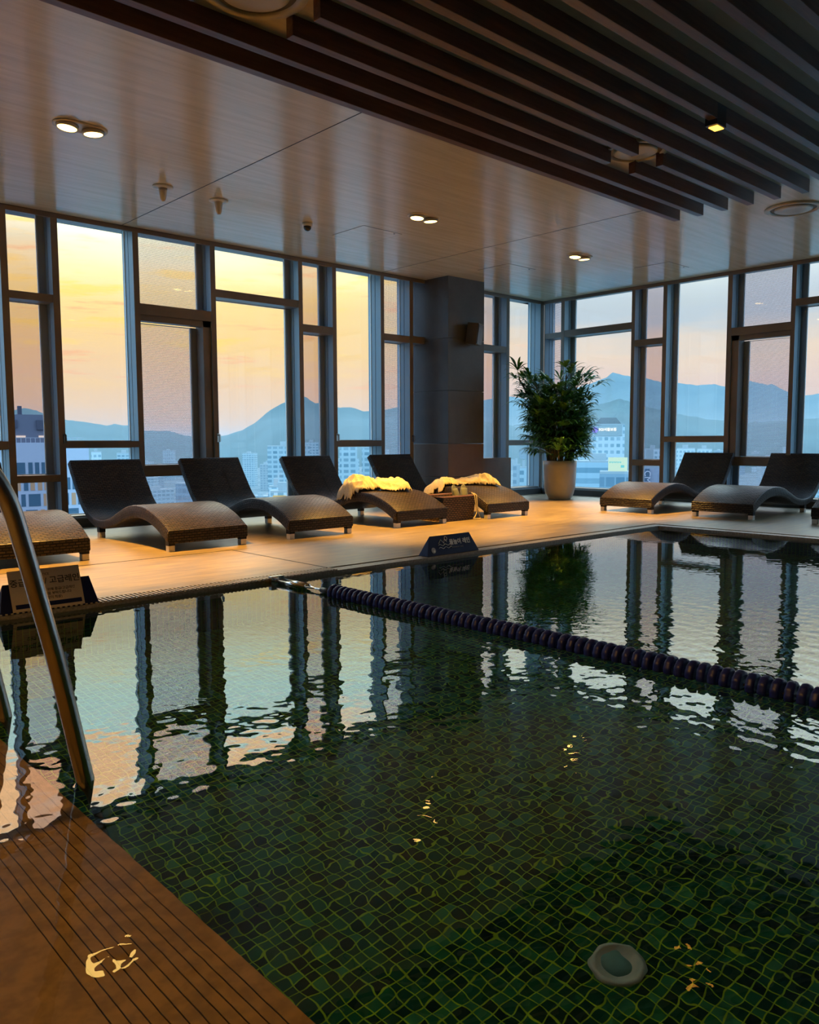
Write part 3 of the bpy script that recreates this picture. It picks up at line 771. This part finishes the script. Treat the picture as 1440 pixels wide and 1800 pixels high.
for i, dx in enumerate((0.06, .21)):
    m = MB()
    # slipper standing heel-down in the basket: sole plus strap
    sole = []
    for k in range(24):
        a = k*math.tau/24; ww = .052+.006*math.sin(a)
        sole.append((ww*math.cos(a), .14*math.sin(a)))
    lo = [m.b.verts.new((x, 0, z)) for x, z in sole]; hi = [m.b.verts.new((x*.97, .022, z*.98)) for x, z in sole]
    for k in range(24): m.b.faces.new((lo[k], lo[(k+1) % 24], hi[(k+1) % 24], hi[k]))
    m.b.faces.new(lo); m.b.faces.new(hi[::-1])
    s_ = m.build('slipper', m_slip, None, True, bevel=.004); s_.location = (7.36+dx, 7.17, .31); s_.rotation_euler = (math.radians(-14), math.radians(-4+9*i), .1-.3*i)
    tag(s_, 'grey-green slipper standing in the basket, %s of the pair' % ('left' if i == 0 else 'right, by the cord'), 'slipper', 'slippers in the basket')
    m = MB()
    prev = None
    for z in (-.03, .0, .03, .06, .09):
        cur = []
        for k in range(9):
            a = math.pi*k/8; cur.append(m.b.verts.new((.05*math.cos(a), -.045*math.sin(a)*(1-.5*max(0, z)/.09), z)))
        if prev:
            for k in range(8): m.b.faces.new((prev[k], prev[k+1], cur[k+1], cur[k]))
        prev = cur
    u_ = m.build('upper', m_slip, s_, True); sd = u_.modifiers.new('felt', 'SOLIDIFY'); sd.thickness = .005
m = MB(); m.tube(cr([(.245, -.19, .34), (.25, -.235, .31), (.262, -.25, .2), (.275, -.255, .1), (.25, -.255, .05), (.22, -.258, .012), (.28, -.268, .010), (.335, -.262, .014), (.318, -.258, .06), (.29, -.256, .14), (.283, -.25, .24), (.285, -.235, .31), (.262, -.19, .335)], 6), .0065, 8)
o = m.build('drawstring', m_cloth, None, True); o.location = (7.36, 7.27, 0); tag(o, 'pale cord looping down the front of the basket to the deck', 'cord')

# ---------------------------------------------------------------- potted palm
PXp, PYp = 11.30, 8.47
t = empty('potted_palm', (PXp, PYp, 0)); tag(t, 'bushy lady palm in the window corner with long drooping leaves', 'plant')
m = MB(); m.lathe([(.165, 0), (.19, .01), (.235, .09), (.262, .20), (.275, .36), (.282, .55), (.286, .655), (.272, .66), (.262, .65), (.255, .57), (.001, .57)], 56); m.build('pot', m_pot, t, True)['label'] = 'tapered pale grey ceramic pot'
m = MB(); m.lathe([(.256, .575), (.15, .59), (.001, .595)], 32); m.build('soil', m_soil, t, True)
rnd = random.Random(11)
cn = MB(); lf = MB()
def frond(bm_, base, az, elv, pet, leafL, n):
    d = Vector((math.cos(az)*math.cos(elv), math.sin(az)*math.cos(elv), math.sin(elv)))
    tip = base + d*pet; cn.tube([base, base+d*pet*.5+Vector((0, 0, .02)), tip], [.006, .005, .004], 5)
    side = Vector((-math.sin(az), math.cos(az), 0)); upv = side.cross(d) * -1
    for k in range(n):
        f = (k/(n-1)-.5)*2; ang = f*1.35+rnd.uniform(-.08, .08)
        ld = (d*math.cos(ang)+side*math.sin(ang)+Vector((0, 0, rnd.uniform(.0, .22)))).normalized()
        L = leafL*(1-.25*abs(f))*rnd.uniform(.85, 1.1); w = rnd.uniform(.019, .031)
        prev = None; p = tip.copy(); dirv = ld.copy(); N = 7
        droop = rnd.uniform(.8, 1.7)
        for i in range(N+1):
            q = i/N; ww = w*(math.sin(min(1, q*1.6+.12)*math.pi*.5))*(1-max(0, q-.6)/.4*.9)
            wd = dirv.cross(Vector((0, 0, 1)));
            if wd.length < .05: wd = side.copy()
            wd.normalize(); fold = Vector((0, 0, 1))*ww*.28
            cur = [lf.b.verts.new(p-wd*ww+fold), lf.b.verts.new(p), lf.b.verts.new(p+wd*ww+fold)]
            if prev:
                lf.b.faces.new((prev[0], prev[1], cur[1], cur[0])); lf.b.faces.new((prev[1], prev[2], cur[2], cur[1]))
            prev = cur; p = p + dirv*(L/N); dirv = (dirv+Vector((0, 0, -1))*droop*q*.42).normalized()
for c_ in range(68):
    a = rnd.uniform(0, math.tau); r = .20*math.sqrt(rnd.random()); H = rnd.uniform(.65, 1.50) if c_ > 28 else rnd.uniform(.18, .95)
    b0 = Vector((r*math.cos(a), r*math.sin(a), .58)); lean = Vector((math.cos(a), math.sin(a), 0))*(.55 if (c_ <= 28 and Vector((math.cos(a), math.sin(a), 0)).dot(rt0) > .1) else 1)*(rnd.uniform(.05, .50)*H/1.3 if c_ > 28 else rnd.uniform(.22, .46))
    pts = [b0, b0+Vector((0, 0, H*.35))+lean*.2, b0+Vector((0, 0, H*.7))+lean*.6, b0+Vector((0, 0, H))*1.0+lean]
    pts = [Vector(q) for q in cr([tuple(q) for q in pts], 4)]
    cn.tube(pts, [.012]*len(pts), 6)
    nf = 6 if c_ > 28 else 5
    for k in range(nf):
        q = pts[min(len(pts)-1, int(len(pts)*(.42+.58*k/(nf-1))))]
        az_ = a + rnd.uniform(-1.9, 1.9); ev = .15+.9*(k/(nf-1))*rnd.uniform(.4, 1.1)
        frond(None, q, az_, ev, rnd.uniform(.10, .27), rnd.uniform(.24, .36), rnd.choice((7, 8, 9)))
cn.build('canes', m_cane, t, True); lf.build('foliage', m_leaf, t, True)

# ---------------------------------------------------------------- handrails of the pool ladder
prof = cr([(.985, -.62), (.935, -.20), (.903, -.03), (.836, .33), (.790, .54), (.752, .71), (.715, .845), (.65, .95), (.55, .995), (.40, 1.005), (-.30, 1.005), (-.62, .98), (-.80, .88), (-.90, .70), (-.93, .40), (-.94, .0)], 6)
for i, yy in enumerate((2.45, 3.24)):
    t = empty('pool_handrail', (0, yy, 0)); tag(t, ['curved steel handrail rising from the water in the near left foreground', 'second curved steel handrail, farther along and mostly outside the left edge'][i], 'handrail', 'steel handrails over the pool steps')
    m = MB(); m.tube([(u, 0, z) for u, z in prof], .0265, 24); m.build('rail_tube', m_steel, t, True)
    m = MB(); m.lathe([(.05, 0), (.05, .012), (.03, .02)], 24, Matrix.Translation((-.94, 0, 0))); m.build('floor_flange', m_chrome, t, True)
    m = MB(); m.box(LX+.001, .99, -.012, .012, -.60, -.57); m.build('wall_anchor', m_chrome, t)

# ---------------------------------------------------------------- lane rope
LRX = 3.28
t = empty('lane_rope', (LRX, 0, WZ)); tag(t, 'navy lane rope of float discs stretched across the pool', 'lane rope')
m = MB(); m.tube([(0, 4.47, .018), (0, 2.0, .010), (0, PY0+.05, .010)], .006, 8); m.build('cable', m_black, t)
def disc_mesh():
    m = MB(); R_ = .057
    wob = lambda k, n: 1+.035*math.cos(k*math.tau/4*1.0) if False else (1-.05*(k % 4 == 0))
    M = Matrix.Rotation(math.pi/2, 4, 'X')
    m.lathe([(.012, -.017), (R_*.62, -.014), (R_*.70, -.019), (R_*.94, -.015), (R_, -.007), (R_, .007), (R_*.94, .015), (R_*.70, .019), (R_*.62, .014), (.012, .017)], 40, M, wob)
    return m
d0 = disc_mesh().build('float_disc', m_darkplastic, t, True); d0.location = (0, 4.30, .020)
y = 4.30-.050; k = 1
while y > .05:
    c_ = d0.copy(); C.objects.link(c_); c_.parent = t; c_.location = (0, y, .018-.006*min(1, k/20)); c_.rotation_euler = (rnd.uniform(-.04, .04), k*.37, rnd.uniform(-.07, .07)); k += 1
    y -= .052 if k % 9 else .058
m = MB()
for sx in (-.02, .02): m.tube([(sx*1.6, 4.93, .018), (sx, 4.62, .022)], [.017, .015], 14)
m.build('tension_tubes', m_chrome, t, True)
m = MB(); m.tube(cr([(-.022, 4.62, .02), (-.008, 4.55, .02), (.006, 4.50, .02), (.0, 4.44, .02)], 4), .006, 8); m.tube(cr([(.022, 4.62, .02), (.008, 4.55, .02), (-.006, 4.50, .02), (.0, 4.44, .02)], 4), .006, 8); m.build('hook', m_chrome, t, True)
m = MB(); m.tube([(0, 4.45, .02), (0, 4.34, .02)], .018, 12); m.build('end_sleeve', m_black, t, True)
m = MB(); m.box(-.055, -.035+.09, 4.98, 5.018, -.045, .05); m.tube([(-.03, 4.975, .018), (-.03, 4.92, .018)], .006, 8); m.tube([(.03, 4.975, .018), (.03, 4.92, .018)], .006, 8); m.build('wall_bracket', m_steel, t, bevel=.003)

# ---------------------------------------------------------------- signs on the pool edge
m_navy = pmat('navy_board', (.008, .012, .075, 1), .5, spec=.2)
m_ink = pmat('dark_ink', (.03, .03, .04, 1), .6)
m_letter = pmat('pale_lettering', (.80, .82, .90, 1), .5)
m_paper = varied('laminated_paper', (.56, .47, .36, 1), (.52, .43, .33, 1), 8, .3)
def tent(name, x0, x1, hx, y0, depth, h, label):
    t = empty(name, ((x0+x1)/2, y0, 0)); tag(t, label, 'sign', 'triangular signs on the pool edge')
    a = (x1-x0)/2; m = MB(); v = m.b.verts.new
    A, B, Cc, Dd = v((-a, 0, -.004)), v((a, 0, -.004)), v((a, depth, -.004)), v((-a, depth, -.004)); E_, F_ = v((-a+hx, depth/2, h)), v((a-hx, depth/2, h))
    for f in ((A, B, F_, E_), (B, Cc, F_), (Cc, Dd, E_, F_), (Dd, A, E_), (A, Dd, Cc, B)): m.b.faces.new(f)
    m.build('board', m_navy, t, bevel=.003)
    sl = Vector((0, depth/2, h)).normalized(); nrm = Vector((1, 0, 0)).cross(sl)
    def M(px_, along): q = sl*along + nrm*.0022; return frame_M((px_, q.y, q.z), (1, 0, 0), sl)
    return t, M
t, M = tent('lane_sign', 4.862, 5.52, .075, 5.10-.06, .12, .165, 'navy triangular sign with pale Korean lettering in the middle of the far edge')
text_mesh('물놀이 레인', .055, m_letter, t, M(.105, .100), bold=.0012)
text_mesh('SWIMMING LANE', .019, pmat('faint_lettering', (.25, .25, .36, 1), .5), t, M(.06, .052), name='small_lettering')
m = MB()
for r_ in range(2):
    q = [(-.17+.016*k, .085-.026*r_+.008*math.sin(k*1.5)) for k in range(11)]
    m.tube([(a, b, 0) for a, b in q], .0028, 5)
m.tube([(-.165+.0, .10, 0), (-.13, .135, 0), (-.10, .10, 0), (-.085, .135, 0), (-.06, .11, 0)], .0035, 5)
m.tube([(-.065+.017*math.cos(k*.63), .142+.017*math.sin(k*.63), 0) for k in range(10)], .003, 5, closed=True)
o = m.build('swimmer_emblem', m_letter, t); o.data.transform(M(.0, .0))
m = MB(); m.lathe([(.026, 0), (.026, .0012)], 24); o = m.build('round_emblem', pmat('emblem_grey', (.35, .37, .45, 1), .5), t); o.data.transform(M(-.245, .045))
m = MB(); m.lathe([(.011, .001), (.011, .002)], 16); o = m.build('emblem_centre', m_letter, t); o.data.transform(M(-.239, .036))

t, M = tent('notice_sign', 1.405, 1.985, .035, 5.03, .13, .165, 'navy triangular sign with a paper notice clipped on, behind the handrail')
M0 = M(-.01, .128)
m = MB(); m.box(-.21, .21, -.125, .125, 0, .002); o = m.build('paper_notice', m_paper, t); o.data.transform(M0); pn = o
pn['label'] = 'beige notice sheet with dark print'
def TX(s_, sz, x, y, **k): return text_mesh(s_, sz, m_ink, pn, M0 @ Matrix.Translation((x, y, .003)), extrude=.0005, **k)
TX('NOTICE', .020, -.01, .088); TX('중급레인 / 고급레인', .050, .0, .045, bold=.0006)
TX('안전한 이용을 위해 중급/고급레인', .021, .02, -.01); TX('분리 이용을 부탁드립니다', .021, .03, -.035); TX('(모든 날 같이 적용)', .021, .0, -.06)
m = MB(); m.box(-.19, .195, -.108, -.082, .002, .0035); o = m.build('navy_bar', m_navy, pn); o.data.transform(M0)

# ---------------------------------------------------------------- floor inlet under water
t = empty('floor_inlet', (2.09, 1.33, BZ)); tag(t, 'round pale inlet cover on the mosaic pool floor', 'inlet cover')
m = MB(); m.lathe([(.085, 0), (.085, .008), (.07, .013), (.066, .008)], 36); m.build('rim', pmat('inlet_rim', (.90, .98, .72, 1), .4), t, True)
m = MB(); m.lathe([(.067, .004), (.03, .012), (.001, .013)], 36); m.build('grate', pmat('inlet_green', (.26, .58, .46, 1), .5), t, True)
def under(px_, py_, z):
    d_ = ray(px_, py_).normalized(); P = Vector((0, 0, 1))+d_*((WZ-1)/d_.z); e_ = 1/1.33; c_ = -d_.z; Tt = d_*e_+Vector((0, 0, 1))*(e_*c_-math.sqrt(1-e_*e_*(1-c_*c_)))
    return P+Tt*((z-P.z)/Tt.z)
# ---------------------------------------------------------------- the world outside: hills
GZ = -62.0
def ridge(name, pts, dist, mat, seed, label=None, foot=.62):
    """pts: (pixel x, pixel y) of the skyline; built as a ridge with front and back slopes at its own distance"""
    A = sorted((px_az(x, y), px_el(x, y)) for x, y in pts)
    a0, a1 = A[0][0], A[-1][0]; n = 260; m = MB(); rows = []
    R_ = 9
    for i in range(n+1):
        a = a0+(a1-a0)*i/n
        for (p, e), (p2, e2) in zip(A, A[1:]):
            if p <= a <= p2: tt = (a-p)/(p2-p+1e-9); el = e+(e2-e)*tt; break
        hgt = math.tan(el)*dist + dist*.0012*mn.noise(Vector((a*90, seed, 0))) + dist*.0006*mn.noise(Vector((a*300, seed, 0)))
        row = []
        for k in range(R_*2+1):
            q = (k-R_)/R_; dd = dist*(1+(1-foot)*q) if q < 0 else dist*(1+.5*q)
            f = (1-abs(q))**1.1 if q < 0 else (1-q)
            bumpy = dist*.012*mn.noise(Vector((a*25, q*3, seed)))*(1 if 0 < abs(q) < 1 else 0)
            z = GZ + (hgt+1-GZ)*f + bumpy*min(1, abs(q)*3)
            row.append(m.b.verts.new((math.sin(a)*dd, math.cos(a)*dd, z)))
        rows.append(row)
    for A_, B_ in zip(rows, rows[1:]):
        for k in range(R_*2): m.b.faces.new((A_[k], A_[k+1], B_[k+1], B_[k]))
    o = m.build(name, mat, None, True); tag(o, kind='structure'); return o
m_hill_far = varied('far_wooded_hill_haze_tint', (.17, .28, .31, 1), (.15, .25, .28, 1), .004, .95, spec=0)  # blue of the distance haze is mixed into this base colour
m_hill_near = varied('near_wooded_hill_haze_tint', (.10, .19, .20, 1), (.08, .155, .165, 1), .006, .95, spec=0)  # nearer slopes, darker, haze blue also painted into the forest colour
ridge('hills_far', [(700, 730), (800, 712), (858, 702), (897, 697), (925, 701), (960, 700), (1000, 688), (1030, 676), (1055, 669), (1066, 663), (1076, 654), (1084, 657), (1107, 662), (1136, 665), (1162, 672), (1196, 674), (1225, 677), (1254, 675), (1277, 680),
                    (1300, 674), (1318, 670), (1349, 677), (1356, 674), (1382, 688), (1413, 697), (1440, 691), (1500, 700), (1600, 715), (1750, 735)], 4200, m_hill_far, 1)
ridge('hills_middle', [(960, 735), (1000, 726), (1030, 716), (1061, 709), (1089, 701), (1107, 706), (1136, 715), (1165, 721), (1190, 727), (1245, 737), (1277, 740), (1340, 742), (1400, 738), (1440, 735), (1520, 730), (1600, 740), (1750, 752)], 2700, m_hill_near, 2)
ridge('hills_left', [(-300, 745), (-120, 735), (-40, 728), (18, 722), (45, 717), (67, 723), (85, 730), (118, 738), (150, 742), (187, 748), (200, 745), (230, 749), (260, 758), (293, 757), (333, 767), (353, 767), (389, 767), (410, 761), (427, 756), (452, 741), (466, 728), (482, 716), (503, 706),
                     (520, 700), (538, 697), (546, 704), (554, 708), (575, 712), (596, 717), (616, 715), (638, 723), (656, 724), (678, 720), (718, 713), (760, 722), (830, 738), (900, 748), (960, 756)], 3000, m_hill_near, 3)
# city ground
m = MB(); m.quad((-4000, 15, GZ), (9000, 15, GZ), (9000, 9000, GZ), (-4000, 9000, GZ)); m.quad((15, -4000, GZ), (9000, -4000, GZ), (9000, 15, GZ), (15, 15, GZ))
m_gr = varied('city_ground', (.18, .26, .28, 1), (.28, .36, .38, 1), .02, .9, spec=0)
tag(m.build('ground', m_gr), kind='structure')
# buildings
def facade(name, wall, win, fw_, fh, gapx=.35, gapy=.4, rnd_lit=0):
    m = pmat(name, wall, .7, spec=.2); T, b, tc = tree(m); g = T.node('ShaderNodeNewGeometry')
    x, y, z = T.sep(tc.outputs['Object']); nx, ny, nz = T.sep(tc.outputs['Normal'])
    isx = T.step(T.math('ABSOLUTE', nx), .4, .6)
    u = T.math('ADD', T.math('MULTIPLY', x, T.math('SUBTRACT', 1, isx)), T.math('MULTIPLY', y, isx))
    fu, iu = cell(T, u, fw_*S); fv, iv = cell(T, z, fh*S)
    w = T.math('MULTIPLY', T.math('GREATER_THAN', fu, gapx), T.math('GREATER_THAN', fv, gapy))
    w = T.math('MULTIPLY', w, T.math('LESS_THAN', T.math('ABSOLUTE', nz), .5))
    wn = T.node('ShaderNodeTexWhiteNoise'); T.put(wn.inputs[0], T.xyz(iu, iv, 1.0))
    c = T.mix(T.math('MULTIPLY', wn.outputs[0], .5), win, wall)
    T.put(b.inputs['Base Color'], T.mix(w, wall, c)); return m
F1 = facade('pale_apartment_facade', (.42, .56, .60, 1), (.13, .26, .32, 1), 3.6, 3.0, .3, .45)
F2 = facade('blue_office_facade', (.26, .40, .48, 1), (.10, .22, .30, 1), 2.4, 3.6, .15, .35)
F3 = facade('white_office_facade', (.58, .70, .74, 1), (.22, .38, .44, 1), 3.0, 3.4, .4, .5)
F4 = facade('grey_block_facade', (.34, .44, .48, 1), (.18, .28, .33, 1), 4.0, 3.2, .4, .45)
m_roof = pmat('flat_roof', (.40, .48, .50, 1), .9)
def building(px0, px1, pytop, dist, mat, label, group=None, depth=None, name='building', extra=None, rot=0):
    a0, a1 = px_az(px0, 790), px_az(px1, 790); am = (a0+a1)/2; W = dist*(a1-a0); top = 1+math.tan(px_el((px0+px1)/2, pytop))*dist
    dp = depth or min(W*.8, 24)
    t = empty(name, (math.sin(am)*dist, math.cos(am)*dist, GZ), -am+rot); tag(t, label, 'building', group)
    H = top-GZ; m = MB(); m.box(-W/2, W/2, 0, dp, 0, H); m.build('block', mat, t)
    m = MB(); m.box(-W/2, W/2, 0, dp, H, H+.6) ; m.box(-W*.2, W*.12, dp*.3, dp*.7, H+.6, H+3.2); m.build('roof_deck', m_roof, t)
    return t, W, dp, H
# hotel with orange panels, close by on the left
t = empty('hotel_building'); am = px_az(95, 790); dist = 95
t.location = (math.sin(px_az(-10, 790))*dist, math.cos(px_az(-10, 790))*dist, GZ); t.rotation_euler = (0, 0, -px_az(80, 790)+.12)
tag(t, 'pale hotel block with blue windows and orange panels at far left', 'building')
Wd = (px_az(158, 790)-px_az(-10, 790))*dist; Htop = 1+math.tan(px_el(60, 778))*dist-GZ
m = MB(); m.box(0, Wd, 0, 18, 0, Htop); m.build('block', pmat('hotel_wall', (.50, .56, .66, 1), .6), t)
m_hw = pmat('hotel_window', (.07, .15, .22, 1), .2); m_ho = pmat('orange_panel', (.60, .33, .18, 1), .6)
rw = random.Random(4); wn_, on_ = MB(), MB()
fl = 1.52*1.03
z = Htop-2.1; row = 0
wparts = []
while z > 30 and row < 14:
    x = .25+.3*(row % 2)
    while x < Wd-1.0:
        k = rw.choice('wwoW'); ww = {'w': .42, 'o': .42, 'W': 1.15}[k]
        if x+ww > Wd-.15: break
        (on_ if k == 'o' else wn_).box(x, x+ww, -.05, .05, z-1.3, z); x += ww+rw.choice((.22, .3, .3))
    z -= 1.68; row += 1
wn_.build('windows', m_hw, t); on_.build('orange_panels', m_ho, t)
m = MB(); m.box(.0, Wd*.62, 1.5, 16, Htop, Htop+3.0)
m.build('roof_level', pmat('roof_storey', (.16, .18, .24, 1), .6), t)
m = MB(); m.box(Wd*.10, Wd*.26, 1.2, 1.5, Htop+1.6, Htop+2.4); m.box(Wd*.46, Wd*.56, 1.2, 1.5, Htop+1.4, Htop+2.4); m.box(Wd*.3, Wd*.34, 4, 5, Htop+3, Htop+4.0); m.build('plant_louvres', pmat('louvre', (.08, .09, .13, 1), .6), t)
m = MB(); m.box(Wd*.24, Wd*.34, 1.3, 1.5, Htop+.55, Htop+.75); m.box(Wd*.48, Wd*.58, 1.3, 1.5, Htop+.55, Htop+.75); m.build('strip_lamps', emis('strip_lamp', (1, .97, .9, 1), 1.2), t)
m = MB()
for k in range(18): m.tube([(Wd*.03+k*Wd*.05, .4, Htop), (Wd*.03+k*Wd*.05, .4, Htop+.5)], .03, 4)
m.box(0, Wd*.95, .38, .42, Htop+.48, Htop+.53); m.build('parapet_rail', pmat('rail_metal', (.45, .5, .55, 1), .5), t)

building(470, 545, 785, 520, F1, 'tall pale apartment slab behind the second backrest')
t_, W, dp, H = building(597, 628, 786, 430, F1, 'pale apartment tower left of the gap seen in the low pane'); building(636, 662, 788, 445, F1, 'pale apartment tower right of the gap seen in the low pane')
building(472, 498, 857, 300, F3, 'low white block with a yellow sign at the foot of the apartment slab')
t_, W, dp, H = building(474, 520, 866, 260, F3, 'low white building with a yellow sign band on its front')
m = MB(); m.box(-W*.4, W*.1, -.4, 0, H-2.2, H-.9); m.build('sign_band', emis('yellow_sign', (1, .8, .25, 1), .7), t_)
# SGI tower
t_, W, dp, H = building(1040, 1098, 747, 430, F3, 'pale office tower with sloping roof and lit sign beyond the palm', depth=22)
m = MB(); v = m.b.verts.new; h2 = 430*math.tan(math.radians(.52)); aa, bb = W*.42, W*.24
lo = [v((-aa, 1, H)), v((aa, 1, H)), (v((aa, dp-1, H))), v((-aa, dp-1, H))]; hi = [v((-bb, dp*.35, H+h2)), v((bb, dp*.35, H+h2)), v((bb, dp*.65, H+h2)), v((-bb, dp*.65, H+h2))]
for i in range(4): m.b.faces.new((lo[i], lo[(i+1) % 4], hi[(i+1) % 4], hi[i]))
m.b.faces.new(hi); m.build('sloping_roof', pmat('slate_roof', (.09, .13, .14, 1), .7), t_)
m = MB(); m.box(-aa, aa, -.3, 1, H-5.6, H+.2); m.build('sign_wall', pmat('sign_wall', (.34, .44, .46, 1), .7), t_)
text_mesh('SGI서울보증', 1.75, emis('sign_white', (.9, .95, 1, 1), 1.5), t_, frame_M((-.3, -.5, H-2.4), (1, 0, 0), (0, 0, 1)), extrude=.1, name='sign_lettering', bold=.05)
m = MB(); m.lathe([(1.5, 0), (1.5, .3)], 20, frame_M((-6.6, -.35, H-2.5), (1, 0, 0), (0, 0, 1))); m.build('sign_emblem', emis('sign_blue', (.25, .25, 1, 1), 1.3), t_)
building(1006, 1104, 813, 300, facade('banded_facade', (.38, .56, .64, 1), (.16, .32, .40, 1), 200, 3.8, .0, .5), 'wide banded office block below the sloping roof tower')
t_, W, dp, H = building(1055, 1108, 833, 205, F2, 'glass office block with a bright billboard on its roof')
m = MB(); m.box(-W*.22, W*.42, 1.0, 1.6, H+.5, H+4.0); bb_ = m.build('billboard', emis('billboard_face', (.68, 1, .86, 1), .95), t_)
text_mesh('Samsung', .9, pmat('billboard_green', (.15, .55, .42, 1), .6), t_, frame_M((W*.08, .95, H+2.9), (1, 0, 0), (0, 0, 1)), extrude=.02, name='billboard_lettering') if False else None
m = MB()
for k in range(9): m.box(-W*.18+k*W*.045, -W*.18+k*W*.045+W*.03, .9, 1.0, H+2.6+.1*(k % 2), H+3.0)
m.box(W*.2, W*.32, .9, 1.0, H+1.5, H+2.1); m.build('billboard_marks', pmat('billboard_green', (.25, .65, .5, 1), .6), t_)
t_, W, dp, H = building(1122, 1166, 822, 150, facade('grey_blue_facade', (.42, .50, .60, 1), (.36, .44, .54, 1), 2.5, 3.0, .5, .5), 'grey blue block with a vertical sign behind the narrow tinted pane')
m = MB(); m.box(-W*.20, -W*.02, -.5, -.1, H-5.5, H-.2); m.build('sign_board', pmat('sign_blue_board', (.08, .16, .24, 1), .6), t_)
text_mesh('CMWO', 1.5, m_letter, t_, frame_M((-W*.11, -.6, H-3.0), (0, 0, -1), (1, 0, 0)), extrude=.02, name='sign_lettering')
building(1190, 1222, 789, 700, F3, 'long white slab building seen over the right lounger, first'); building(1226, 1252, 790, 690, F3, 'long white slab building seen over the right lounger, second')
building(1134, 1163, 790, 640, F3, 'white banded slab building behind the narrow tinted pane')
building(160, 178, 795, 600, F3, 'small banded white block beyond the hotel'); building(205, 232, 797, 800, F1, 'pale block right of the small banded one')
building(902, 915, 818, 380, F4, 'grey block with a blank side wall above the low wall'); building(914, 929, 823, 330, F1, 'pale apartment block beside the blank grey wall'); building(932, 950, 808, 520, F2, 'slim blue tower just left of the palm pot')
building(940, 952, 822, 300, F2, 'blue block at the left edge of the palm pot')
building(536, 560, 778, 900, F1, 'far pale tower behind the narrow orange pane')
# generic city quarter
rc = random.Random(21); protos = []
def city_proto(w_, d_, h_, mat):
    t = empty('city_building'); m = MB(); m.box(-w_/2, w_/2, 0, d_, 0, h_); m.build('block', mat, t)
    m = MB(); m.box(-w_/2, w_/2, 0, d_, h_, h_+.5); m.box(-w_*.2, w_*.1, d_*.3, d_*.6, h_+.5, h_+3); m.build('roof_deck', m_roof, t); return t
specs = [(22, 14, 30, F1), (16, 16, 42, F2), (34, 14, 22, F3), (14, 12, 36, F4), (26, 18, 26, F4), (18, 12, 50, F1), (40, 16, 16, F3), (12, 12, 24, F2)]
taken = [(o.location.x, o.location.y) for o in bpy.data.objects if o.name.startswith(('building', 'hotel'))]
used = [False]*len(specs); pr_ = [city_proto(*s_) for s_ in specs]
def city_label(a, d, k):
    a = math.degrees(a)
    where = 'seen beside the orange-panelled hotel' if a < 24 else 'behind the dotted window between the first loungers' if a < 30 else 'under the slope of the pointed mountain' if a < 37 else 'seen between the backrests near the column' if a < 46 else 'seen left of the potted palm' if a < 54 else 'around the tower with the sloping roof' if a < 59 else 'seen over the right loungers'
    kind = ['plain mid-height', 'squarish blue', 'low wide white', 'slim grey', 'broad grey', 'tall thin pale', 'long low white', 'small blue'][k]
    return 'hazy %s city block %s, %s' % (kind, 'near' if d < 700 else 'far off', where)
for i in range(150):
    if i < 70: az_ = math.radians(rc.uniform(19.5, 46)); dd = rc.uniform(260, 1900)
    else: az_ = math.radians(rc.uniform(46, 71)); dd = rc.uniform(330, 2300)
    k = rc.randrange(len(specs))
    if dd < 500 and specs[k][2] > 45: k = 2
    if any((math.sin(az_)*dd-a)**2+(math.cos(az_)*dd-b_)**2 < 52**2 for a, b_ in taken): continue
    taken.append((math.sin(az_)*dd, math.cos(az_)*dd))
    o = copy_tree(pr_[k]) if used[k] else pr_[k]; used[k] = True
    o.location = (math.sin(az_)*dd, math.cos(az_)*dd, GZ+rc.uniform(-6, 0)); o.rotation_euler = (0, 0, -az_+rc.uniform(-.5, .5))
    tag(o, city_label(az_, dd, k), 'building', 'distant city blocks below the hills')

# low evening haze lying over the city
m = MB(); v = m.b.verts.new
P3 = [(-3500, 3640), (3640, -3500), (7500, -3500), (7500, 6200), (3500, 7500), (-3500, 7500)]
lo = [v((x, y, GZ-5)) for x, y in P3]; hi = [v((x, y, 70)) for x, y in P3]
m.b.faces.new(lo[::-1]); m.b.faces.new(hi)
for i in range(6): m.b.faces.new((lo[i], lo[(i+1) % 6], hi[(i+1) % 6], hi[i]))
for vv in m.b.verts: pass
m_haze = bpy.data.materials.new('evening_haze'); m_haze.use_nodes = True; T = NT(m_haze.node_tree); T.n.clear()
vs = T.node('ShaderNodeVolumeScatter'); vs.inputs['Color'].default_value = (.62, .82, .86, 1); vs.inputs['Density'].default_value = HAZE
o = T.node('ShaderNodeOutputMaterial'); T.l.new(vs.outputs[0], o.inputs['Volume']); m_haze.cycles.homogeneous_volume = True
hz = m.build('evening_haze', m_haze); tag(hz, 'bluish evening haze lying low over the city', 'haze', kind='stuff')

# ---------------------------------------------------------------- to metres
bpy.context.view_layer.update()
done = set()
for o in bpy.data.objects:
    if o.type == 'MESH' and o.data.name not in done:
        o.data.transform(Matrix.Scale(S, 4)); done.add(o.data.name)
    o.location = o.location*S
    for md in o.modifiers:
        if md.type == 'BEVEL': md.width *= S
        if md.type == 'SOLIDIFY': md.thickness *= S
    if o.type == 'LIGHT': o.data.energy *= S*S; o.data.shadow_soft_size *= S
